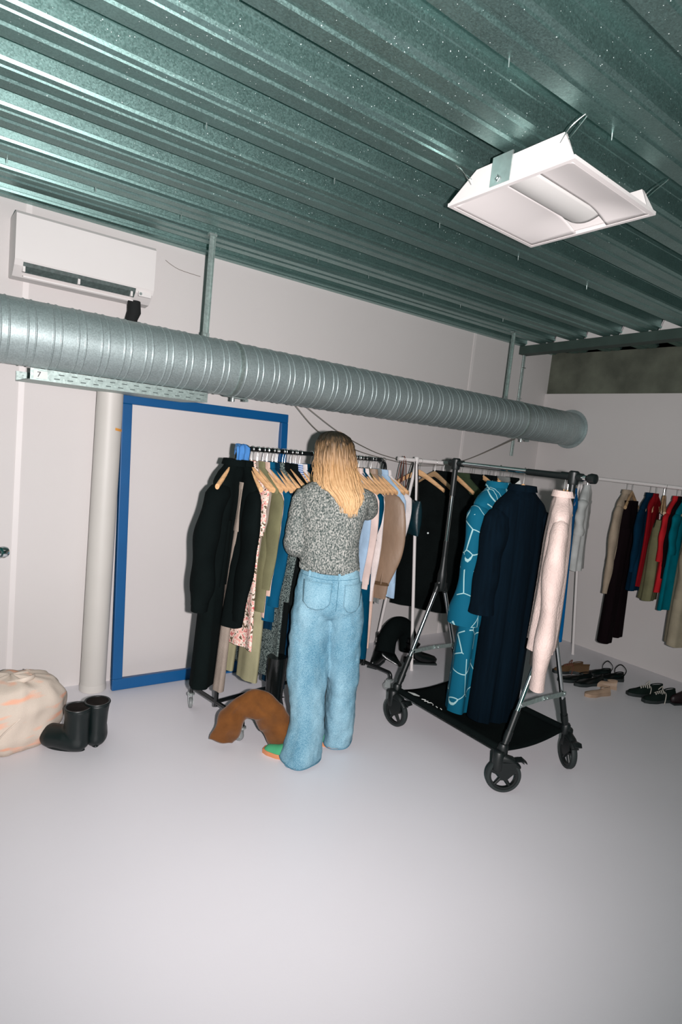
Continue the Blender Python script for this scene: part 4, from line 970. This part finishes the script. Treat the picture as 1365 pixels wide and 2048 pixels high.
# black boots under the white rack
t = thing('slouched_boot', 'black suede thigh boot slumped in an arch under the white rack', 'boot', (3.16, 3.34, 0))
pts = [(-.13, -.05, .12), (-.09, -.02, .22), (.0, 0, .29), (.10, .02, .27), (.17, .03, .17), (.19, .03, .08)]
MB().tube(spline(pts, 6), [(.07, .075)] * 31, 24, ref=(.2, 1, 0)).build('boot_shaft', F['black_soft'], t, ang=90)
rs = []
for i in range(14):
    q = i / 13; c = Vector((-.10 - .08 * q * 0, -.05, .11 - .06 * q)); w = lerp([(0, .06), (1, .02)], q)
    rs.append([c + Vector((0.04 * q, -.10 * q, 0)) + Vector((1, 0, 0)) * w * cos(2 * pi * k / 18) + Vector((0, .5, .8)) * w * .8 * sin(2 * pi * k / 18) for k in range(18)])
MB().rings(rs).build('foot', F['blackleather'], t)
tall_boot((3.30, 3.30, 0), radians(-28), 'black pointed ankle boot beside the white rack leg', .20, name='ankle_boot')
tall_boot((3.12, 3.42, 0), radians(-150), 'black ankle boot at the far side of the slumped thigh boot', .22, name='ankle_boot')
# shoes by the right wall
shoe('brown_shoe', 'brown suede lace-up shoe with its toe pointing left, at the far side', (4.55, 2.58, 0), radians(155), F['brownshoe'], M['rubber'], .25, .042, .075, laces=F['brownstrap'])
shoe('brown_shoe', 'brown suede shoe tipped against the black strappy sandals', (4.52, 2.50, 0), radians(120), F['brownshoe'], M['rubber'], .22, .042, .08, tilt=.25)
shoe('pointed_shoe', 'shiny black pointed shoe on the left of the shoe pile', (4.43, 2.43, 0), radians(152), F['blackleather'], M['rubber'], .27, .042, .06, kind='pointed')
shoe('pointed_shoe', 'black pointed shoe with its heel under the brown shoe', (4.47, 2.36, 0), radians(162), F['blackleather'], M['rubber'], .25, .042, .065, kind='pointed')
def sandal(loc, rotz, label):
    t = shoe('strappy_sandal', label, loc, rotz, F['blackleather'], M['rubber'], .20, .038, .055, cat='sandal')
    MB().tube(spline([(.02, .03, .04), (.0, .035, .10), (.03, 0, .135), (.05, -.035, .09), (.05, -.03, .04)], 6), [(.002, .005)] * 25, 6, ref=(1, 0, 0)).build('ankle_strap', F['blackleather'], t)
sandal((4.70, 2.42, 0), radians(140), 'black strappy sandal with a loop strap standing up, farther one')
sandal((4.73, 2.33, 0), radians(150), 'black strappy sandal with a loop strap standing up, nearer one')
shoe('flat_shoe', 'beige leather flat in front of the black pointed shoes', (4.33, 2.22, 0), radians(165), F['beigeshoe'], F['beigeshoe'], .22, .038, .045, kind='pointed')
shoe('flat_shoe', 'beige leather flat lying against the black sandals', (4.50, 2.25, 0), radians(120), F['beigeshoe'], F['beigeshoe'], .20, .036, .05, kind='pointed')
shoe('sneaker', 'dark green sneaker with loose white laces, farther one of the pair', (4.72, 2.02, 0), radians(150), F['darkgreen'], M['rubber'], .27, .045, .08, laces=F['laces'])
shoe('sneaker', 'dark green sneaker with loose white laces, nearer one of the pair', (4.72, 1.93, 0), radians(160), F['darkgreen'], M['rubber'], .27, .045, .08, laces=F['laces'])
tall_boot((4.86, 1.84, 0), radians(160), 'blackish burgundy ankle boot behind the dark green sneakers', .17, m=F['burgundy'], name='burgundy_boot')
tall_boot((4.88, 1.72, 0), radians(165), 'blackish burgundy ankle boot at the right edge of the photo', .17, m=F['burgundy'], name='burgundy_boot')

# ------------------------------------------------------------------ chrome rail end at the left edge
t = thing('chrome_rack', 'chrome tube rail end with a plastic end piece at the left edge', 'clothes rack', (.05, 2.75, 0))
MB().cyl((-.55, -.50, 1.14), (.315, -.10, 1.085), .015, 16).build('rail', M['chrome'], t)
MB().lathe([(.016, 0), (.022, .004), (.024, .016), (.020, .03), (.010, .034)], 20, (0, 0, 0), 'x').build('end_cap', M['chrome'], t, loc=(.300, -.107, 1.086), rotz=math.atan2(.4, .865))
MB().tube([(.315, -.10, 1.07), (.20, -.16, 1.02), (-.5, -.48, .85)], .003, 6).build('wire', M['chrome'], t)
MB().cyl((-.5, -.477, 1.14), (-.5, -.477, 0.02), .015, 14).cyl((-.75, -.477, .018), (-.25, -.477, .018), .015, 14).cyl((-.5, -.75, .018), (-.5, -.2, .018), .015, 14).build('stand', M['chrome'], t)

# ------------------------------------------------------------------ the woman
WO = Vector((1.86, 2.52, 0)); WA = math.atan2(-.6, .8)
woman = thing('person', 'woman with long blonde hair seen from behind, grey marled jumper and wide blue jeans, browsing the black rack', 'person', WO, WA)
woman['label'] = 'woman seen from behind browsing the black rack in a grey marled jumper and blue jeans'
# body: one continuous skinned surface
J = [((0.01, 0, .93), .115), ((0, .0, 1.05), .105), ((-.01, 0, 1.20), .105), ((-.01, .0, 1.34), .10), ((-.005, .0, 1.42), .055), ((-.012, .012, 1.47), .046), ((-.022, .03, 1.52), .050),
     ((-.10, 0, 1.385), .055), ((-.165, 0, 1.36), .048), ((-.185, 0, 1.11), .038), ((-.155, .14, 1.135), .032), ((-.125, .25, 1.17), .023),
     ((.085, 0, 1.39), .055), ((.145, .01, 1.375), .048), ((.165, .13, 1.305), .038), ((.15, .25, 1.35), .032), ((.125, .37, 1.40), .023),
     ((-.075, -.01, .84), .088), ((-.07, -.04, .48), .056), ((-.06, -.10, .11), .036), ((-.08, -.11, .055), .036),
     ((.105, .02, .84), .088), ((.12, .04, .48), .056), ((.125, .08, .11), .036), ((.12, .10, .055), .036)]
Ed = [(0, 1), (1, 2), (2, 3), (3, 4), (4, 5), (5, 6), (3, 7), (7, 8), (8, 9), (9, 10), (10, 11), (3, 12), (12, 13), (13, 14), (14, 15), (15, 16), (0, 17), (17, 18), (18, 19), (19, 20), (0, 21), (21, 22), (22, 23), (23, 24)]
# fingers rooted in the palms
def hand(wrist, d, side, fl):
    """wrist index, palm direction d, side vector across the palm (towards the thumb), curl direction"""
    d = Vector(d).normalized(); sv = Vector(side).normalized(); c = Vector(fl).normalized(); w = Vector(J[wrist][0])
    J.append((tuple(w + d * .045), .024)); pi_ = len(J) - 1; Ed.append((wrist, pi_))
    J.append((tuple(w + d * .078), .021)); pk = len(J) - 1; Ed.append((pi_, pk))
    for k, (off, ln) in enumerate(((.028, .070), (.010, .078), (-.009, .072), (-.027, .056))):
        r = w + d * .090 + sv * off
        a = r + d * ln * .30 + c * .006; b = a + (d * .55 + c * .8).normalized() * ln * .38; e = b + (c * 1.0 - d * .25).normalized() * ln * .32
        prev = pk
        for p, rr in ((r, .0100), (a, .0090), (b, .0082), (e, .0070)):
            J.append((tuple(p), rr)); Ed.append((prev, len(J) - 1)); prev = len(J) - 1
    t0 = w + d * .025 + sv * .032; prev = pi_
    for p, rr in ((t0, .012), (t0 + (d * .7 + sv * .7).normalized() * .032, .0105), (t0 + (d * .7 + sv * .7).normalized() * .034 + (d * .9 + c * .5).normalized() * .030, .009)):
        J.append((tuple(p), rr)); Ed.append((prev, len(J) - 1)); prev = len(J) - 1
hand(11, (.2, .9, .25), (.8, -.15, .5), (.3, .2, -.9))
hand(16, (-.25, .85, .35), (-.85, -.2, .35), (-.2, .3, -.9))
me = bpy.data.meshes.new('body'); me.from_pydata([j[0] for j in J], Ed, [])
body = bpy.data.objects.new('body', me); C.objects.link(body); body.parent = woman; me.materials.append(F['skin'])
md = body.modifiers.new('skin', 'SKIN'); md.use_smooth_shade = True
for i, j in enumerate(J): me.skin_vertices[0].data[i].radius = (j[1], j[1]); me.skin_vertices[0].data[i].use_root = (i == 0)
sb = body.modifiers.new('sub', 'SUBSURF'); sb.levels = 2; sb.render_levels = 2
# head with a face, tilted forward and to the left; grown into the neck
HC = Vector((-.028, .040, 1.595))
rs = []; n = 36; m_ = 28
for i in range(m_ + 1):
    th = pi * i / m_; z = cos(th); ring = []
    for k in range(n):
        a = 2 * pi * k / n; r = sin(th)
        x = .074 * r * cos(a); y = .092 * r * sin(a); zz = .112 * z
        if z < 0: x *= 1 - .28 * z * z * (1 if sin(a) > 0 else .6); y *= 1 - .20 * z * z * (1 if sin(a) < 0 else .1)
        fx = x / .074; fy = sin(a)
        if fy > .2 and r > .1:
            nose = math.exp(-(fx / .16) ** 2) * max(0, 1 - abs(zz + .018) / .032) ** 1.2; y += .024 * nose
            for sx in (-1, 1): y -= .010 * math.exp(-((x - sx * .031) / .013) ** 2 - ((zz - .004) / .011) ** 2)
            y += .006 * math.exp(-(x / .022) ** 2 - ((zz + .052) / .007) ** 2) + .004 * math.exp(-(x / .020) ** 2 - ((zz + .062) / .006) ** 2)
            y += .008 * math.exp(-(x / .022) ** 2 - ((zz + .092) / .016) ** 2)
        ring.append(HC + Vector((x, y, zz)))
    rs.append(ring)
head = MB().rings(rs).build('head', F['skin'], body, ang=100)
for sx in (-1, 1):
    MB().lathe([(.001, -.011), (.008, -.008), (.0115, 0), (.008, .008), (.001, .011)], 14, HC + Vector((sx * .031, .074, .004))).build('eye', M['label'], body)
    MB().tube([HC + Vector((sx * .076, -.012 + .016 * cos(a), .0 + .030 * sin(a))) for a in [i * pi / 6 for i in range(12)]], .006, 6, closed=True).build('ear', F['skin'], body)
MB().tube([HC + Vector((x, .094 - 8 * x * x, -.057)) for x in (-.022, -.012, 0, .012, .022)], [.001, .0045, .005, .0045, .001], 8).build('mouth', mat('lips', rgb(190, 110, 105), .4), body)
# hair: curtain around the back and sides, open at the face
tab = [  # z, centre x, centre y, half width, half depth
    (1.705, (-.046, .02, .012, .016)), (1.696, (-.044, .02, .050, .056)), (1.675, (-.040, .022, .080, .088)), (1.64, (-.034, .026, .098, .106)), (1.59, (-.030, .028, .106, .112)),
    (1.54, (-.024, .024, .109, .108)), (1.49, (-.012, .010, .116, .094)), (1.45, (-.002, -.002, .125, .088)), (1.42, (.008, -.010, .124, .094)), (1.39, (.036, -.016, .106, .098)), (1.36, (.052, -.020, .090, .102)), (1.33, (.058, -.022, .074, .102)), (1.30, (.060, -.024, .060, .100))]
tabz = [(-z, v) for z, v in tab]
def hairpt(z, a, off=0.):
    cx, cy, w, dd = lerp(tabz, -z); n_ = .004 * noise.noise(Vector((a * 7, z * 2, 0))) + .002 * sin(a * 46 + z * 14) + .0018 * sin(a * 83 + 3)
    q = max(0, (1.60 - z) / .3)
    w2 = w + off + n_ * (1 + q); d2 = dd + off + n_ * (1 + q)
    return (cx + w2 * sin(a), cy - d2 * cos(a), z)
rs_o, rs_i = [], []
NZ, NA = 60, 150
for i in range(NZ):
    z = 1.705 - (1.705 - 1.302) * i / (NZ - 1)
    am = radians(lerp([(0, 180), (.10, 179), (.15, 150), (.22, 128), (.5, 116), (.68, 104), (1, 96)], i / (NZ - 1)))
    jag = lambda a: 0
    rs_o.append([hairpt(z, -am + 2 * am * k / NA) for k in range(NA + 1)])
    rs_i.append([hairpt(z, -am + 2 * am * (NA - k) / NA, -.012) for k in range(NA + 1)])
hr = MB().rings([o_ + i_ for o_, i_ in zip(rs_o, rs_i)])
rnd = random.Random(3)
for i in range(150):       # loose locks over the shell with uneven ends
    a = rnd.uniform(-1.5, 1.45); z0 = rnd.uniform(1.50, 1.66)
    z1 = lerp([(-1.5, 1.435), (-1.0, 1.41), (-.55, 1.36), (-.3, 1.318), (.2, 1.298), (.7, 1.298), (1.1, 1.325), (1.5, 1.385)], a) + rnd.uniform(-.018, .03)
    pts = []
    for j in range(10):
        z = z0 + (z1 - z0) * j / 9; zz = max(z, 1.315); p = Vector(hairpt(zz, a * (1 - .08 * (j / 9)), .001 + .003 * sin(j * .7 + i))); p.z = z
        p.x += .004 * sin(j * .8 + i * 2); pts.append(p)
    w = rnd.uniform(.004, .009)
    hr.tube(pts, [(.0008, w * .3)] + [(.0016, w * (1 - .35 * j / 9)) for j in range(1, 9)] + [(.0004, .0008)], 6, ref=(sin(a), -cos(a), 0))
hr.build('hair', F['hair'], body, ang=120)
# jumper
rnd = random.Random(5)
def loft(tb, N=48, pw=.9):
    rs = []
    for z, cx, cy, w, dd in tb:
        rs.append([(cx + w * (abs(cos(2 * pi * k / N)) ** pw) * (1 if cos(2 * pi * k / N) > 0 else -1), cy + dd * (abs(sin(2 * pi * k / N)) ** pw) * (1 if sin(2 * pi * k / N) > 0 else -1), z) for k in range(N)])
    return rs
sw = MB().rings(loft([(.990, .002, 0, .146, .110), (1.000, .002, 0, .155, .119), (1.03, -.002, 0, .158, .124), (1.08, -.010, .0, .155, .124), (1.14, -.014, .0, .152, .122), (1.20, -.014, .002, .160, .122), (1.27, -.012, .0, .170, .122), (1.33, -.008, -.002, .180, .118),
                     (1.375, -.006, 0, .186, .104), (1.41, -.008, .0, .165, .086), (1.435, -.010, 0, .125, .072), (1.455, -.012, .002, .078, .062), (1.475, -.014, .004, .062, .056)]))
sw.tube(spline([(-.150, 0, 1.375), (-.176, 0, 1.31), (-.182, -.005, 1.21), (-.186, -.005, 1.12), (-.184, .03, 1.098), (-.165, .11, 1.115), (-.14, .195, 1.150)], 5), [.056 + .006 * sin(i / 30 * pi) + (.006 if 14 < i < 22 else 0) - (.014 * max(0, i - 22) / 8) for i in range(31)], 24)
sw.tube(spline([(.120, 0, 1.38), (.150, .03, 1.362), (.168, .09, 1.318), (.165, .13, 1.312), (.155, .20, 1.335), (.135, .30, 1.375)], 5), [.056 + .004 * sin(i / 25 * pi) - (.014 * max(0, i - 17) / 8) for i in range(26)], 24)
jm = sw.build('jumper', F['sweater'], body, ang=180)
rm = jm.modifiers.new('r', 'REMESH'); rm.mode = 'VOXEL'; rm.voxel_size = .0075; rm.use_smooth_shade = True
sm = jm.modifiers.new('s', 'SMOOTH'); sm.factor = .6; sm.iterations = 10
tx = bpy.data.textures.new('folds', 'CLOUDS'); tx.noise_scale = .06
dm = jm.modifiers.new('d', 'DISPLACE'); dm.texture = tx; dm.strength = .012; dm.texture_coords = 'LOCAL'
# ribbed hem and neck
mb = MB(); rs = []
for z, k in ((.983, .96), (.988, .99), (1.008, 1.0), (1.014, .97)):
    rs.append([((.157 * k + .0016 * sin(90 * 2 * pi * kk / 360)) * cos(2 * pi * kk / 360), (.121 * k + .0016 * sin(90 * 2 * pi * kk / 360)) * sin(2 * pi * kk / 360), z) for kk in range(360)])
mb.rings(rs, cap=False).build('hem_rib', F['sweater'], jm); thicken(jm.children[-1], .004)
# jeans
def pelvis(z):   # centre x, half width, half depth
    return lerp([(-1.02, (.004, .148, .108)), (-.96, (.006, .158, .115)), (-.90, (.010, .170, .124)), (-.84, (.012, .178, .130)), (-.80, (.013, .184, .124)), (-.77, (.014, .180, .112)), (-.74, (.014, .160, .085))], -z)
jn = MB(); rs = []
for i in range(14):
    z = 1.022 - .282 * i / 13; cx, w, dd = pelvis(z); ring = []
    for k in range(64):
        a = 2 * pi * k / 64; x = w * (abs(cos(a)) ** .88) * (1 if cos(a) > 0 else -1); y = dd * (abs(sin(a)) ** .88) * (1 if sin(a) > 0 else -1)
        if sin(a) < 0: y += .014 * math.exp(-((x - .044) / .016) ** 2) * min(1, i / 5) - .010 * max(0, sin(-a)) * math.exp(-((abs(x) - .085) / .06) ** 2) * sin(pi * i / 13)
        ring.append((cx + x, y, z))
    rs.append(ring)
jn.rings(rs)
ll = [(.80, -.066, .0, .104, .112), (.74, -.068, -.002, .106, .110), (.69, -.066, -.004, .107, .104), (.60, -.066, -.010, .108, .098), (.52, -.066, -.022, .109, .096), (.435, -.064, -.040, .108, .098), (.35, -.054, -.056, .100, .102), (.27, -.044, -.076, .092, .106), (.18, -.036, -.096, .090, .112), (.09, -.042, -.114, .098, .122), (.045, -.048, -.122, .104, .130), (.016, -.052, -.126, .108, .134)]
rl = [(.80, .100, .010, .102, .110), (.74, .110, .012, .096, .106), (.69, .118, .014, .092, .102), (.60, .122, .018, .090, .098), (.52, .124, .024, .088, .098), (.435, .130, .032, .086, .100), (.35, .134, .042, .084, .102), (.27, .137, .052, .082, .106), (.18, .140, .062, .082, .110), (.09, .140, .074, .082, .116), (.045, .138, .080, .082, .120), (.022, .136, .084, .082, .122)]
def leg(tb, ph):
    out = []; N = 48
    for i, (z, cx, cy, w, dd) in enumerate(tb):
        q = i / (len(tb) - 1); ring = []
        for k in range(N):
            a = 2 * pi * k / N; f = 1 + .035 * q * sin(3 * a + ph) + .03 * q * sin(5 * a + ph * 2 + q * 2)
            ring.append((cx + w * f * cos(a), cy + dd * f * sin(a), z + (.012 * sin(a) * (1 if q > .99 else 0))))
        out.append(ring)
    return out
jn.rings(leg(ll, .6)); jn.rings(leg(rl, 2.1))
jo = jn.build('jeans', F['jeans'], body, ang=180)
rm = jo.modifiers.new('r', 'REMESH'); rm.mode = 'VOXEL'; rm.voxel_size = .008; rm.use_smooth_shade = True
sm = jo.modifiers.new('s', 'SMOOTH'); sm.factor = .5; sm.iterations = 12
tx = bpy.data.textures.new('creases', 'CLOUDS'); tx.noise_scale = .085
dm = jo.modifiers.new('d', 'DISPLACE'); dm.texture = tx; dm.strength = .022; dm.texture_coords = 'LOCAL'
def back(x, z, off=.006):
    cx, w, dd = pelvis(z); u = max(-1, min(1, (x - cx) / w)); y = -dd * max(0, 1 - abs(u) ** (2 / .88)) ** .44
    y += .010 * 0; bump = .010 * math.exp(-((abs(x - cx) - .085) / .06) ** 2) * sin(pi * min(1, max(0, (1.01 - z) / .27)))
    return (x, y - bump - off, z)
for (xa, xb, nm) in ((-.122, .028, 0), (.088, .178, 1)):
    rows = []
    for j in range(15):
        q = j / 14; z = .942 - .138 * q - .012 * (xb - .1); k = 1 - .08 * q if q < .78 else .94 - .42 * (q - .78) / .22
        xm = (xa + xb) / 2; hw = (xb - xa) / 2 * k
        rows.append([back(xm - hw + 2 * hw * i / 14, z - .008 * (1 - abs(i / 7 - 1)) * q, .0085) for i in range(15)])
    o = MB().grid(rows).build('back_pocket', F['jeans'], jo); thicken(o, .003)
    o2 = MB().tube([Vector(rows[0][i]) + Vector((0, -.002, -.006)) for i in range(15)], .0013, 5).tube([Vector(rows[j][0]) + Vector((.004, -.002, 0)) for j in range(15)] + [Vector(rows[14][i]) + Vector((0, -.002, .004)) for i in range(1, 14)] + [Vector(rows[j][14]) + Vector((-.004, -.002, 0)) for j in range(14, -1, -1)], .0011, 5)
    o2.build('stitching', F['stitch'], jo)
mb = MB(); mb.tube([back(x / 100, .968 - .012 * (1 - abs(x) / 15), .008) for x in range(-14, 16)], .0014, 5)
mb.tube([back(.056, z / 1000, .004 if z < 900 else .006) for z in range(968, 790, -12)], .0014, 5)
mb.build('yoke_seam', F['jeans_dark'], jo)
for x in (-.095, .056): MB().box(Vector(back(x, .975, .009)), (.012, .004, .036)).build('belt_loop', F['jeans'], jo, smooth=False)
for tb, nm, ph in ((ll, 'l', .6), (rl, 'r', 2.1)):
    lst = leg(tb, ph)[-1]
    MB().tube([Vector(p) + Vector((0, 0, .010)) + (Vector((p[0], p[1], 0)) - Vector((tb[-1][1], tb[-1][2], 0))) * .012 for p in lst], .0022, 6, closed=True).build('leg_hem', F['jeans_dark'], jo)
# shoes she wears
def worn(loc, rz, lab):
    tmp = shoe('sneaker', lab, loc, rz, F['shoe_green'], F['gum'], .265, .046, .075, laces=F['shoe_green'])
    for ch in list(tmp.children): ch.parent = None; ch.matrix_world = Matrix.Translation(loc) @ Matrix.Rotation(rz, 4, 'Z'); wm.append(ch)
    bpy.data.objects.remove(tmp)
for (x, y, rz) in ((.012, -.165, radians(164)), (.085, .02, radians(78))):
    wm = []; worn((x, y, 0), rz, 'x')
    sh = [c for c in wm if c.name.startswith('upper')][0]
    T = Matrix.Translation((x, y, 0)) @ Matrix.Rotation(rz, 4, 'Z')
    sh.name = 'shoe'; sh.parent = body; sh.matrix_world = T; sh.matrix_parent_inverse = Matrix(); sh.matrix_basis = T; sh['label'] = 'green suede sneaker'
    for c in wm:
        if c is not sh:
            bpy.data.objects.remove(c) if 'sole' not in c.name else None
    for c in [c for c in bpy.data.objects if c.parent is None and c.name.startswith('sole')]:
        c.parent = body; c.matrix_parent_inverse = Matrix(); c.matrix_basis = T; c.name = 'shoe_sole'; c['label'] = 'brown gum sole'
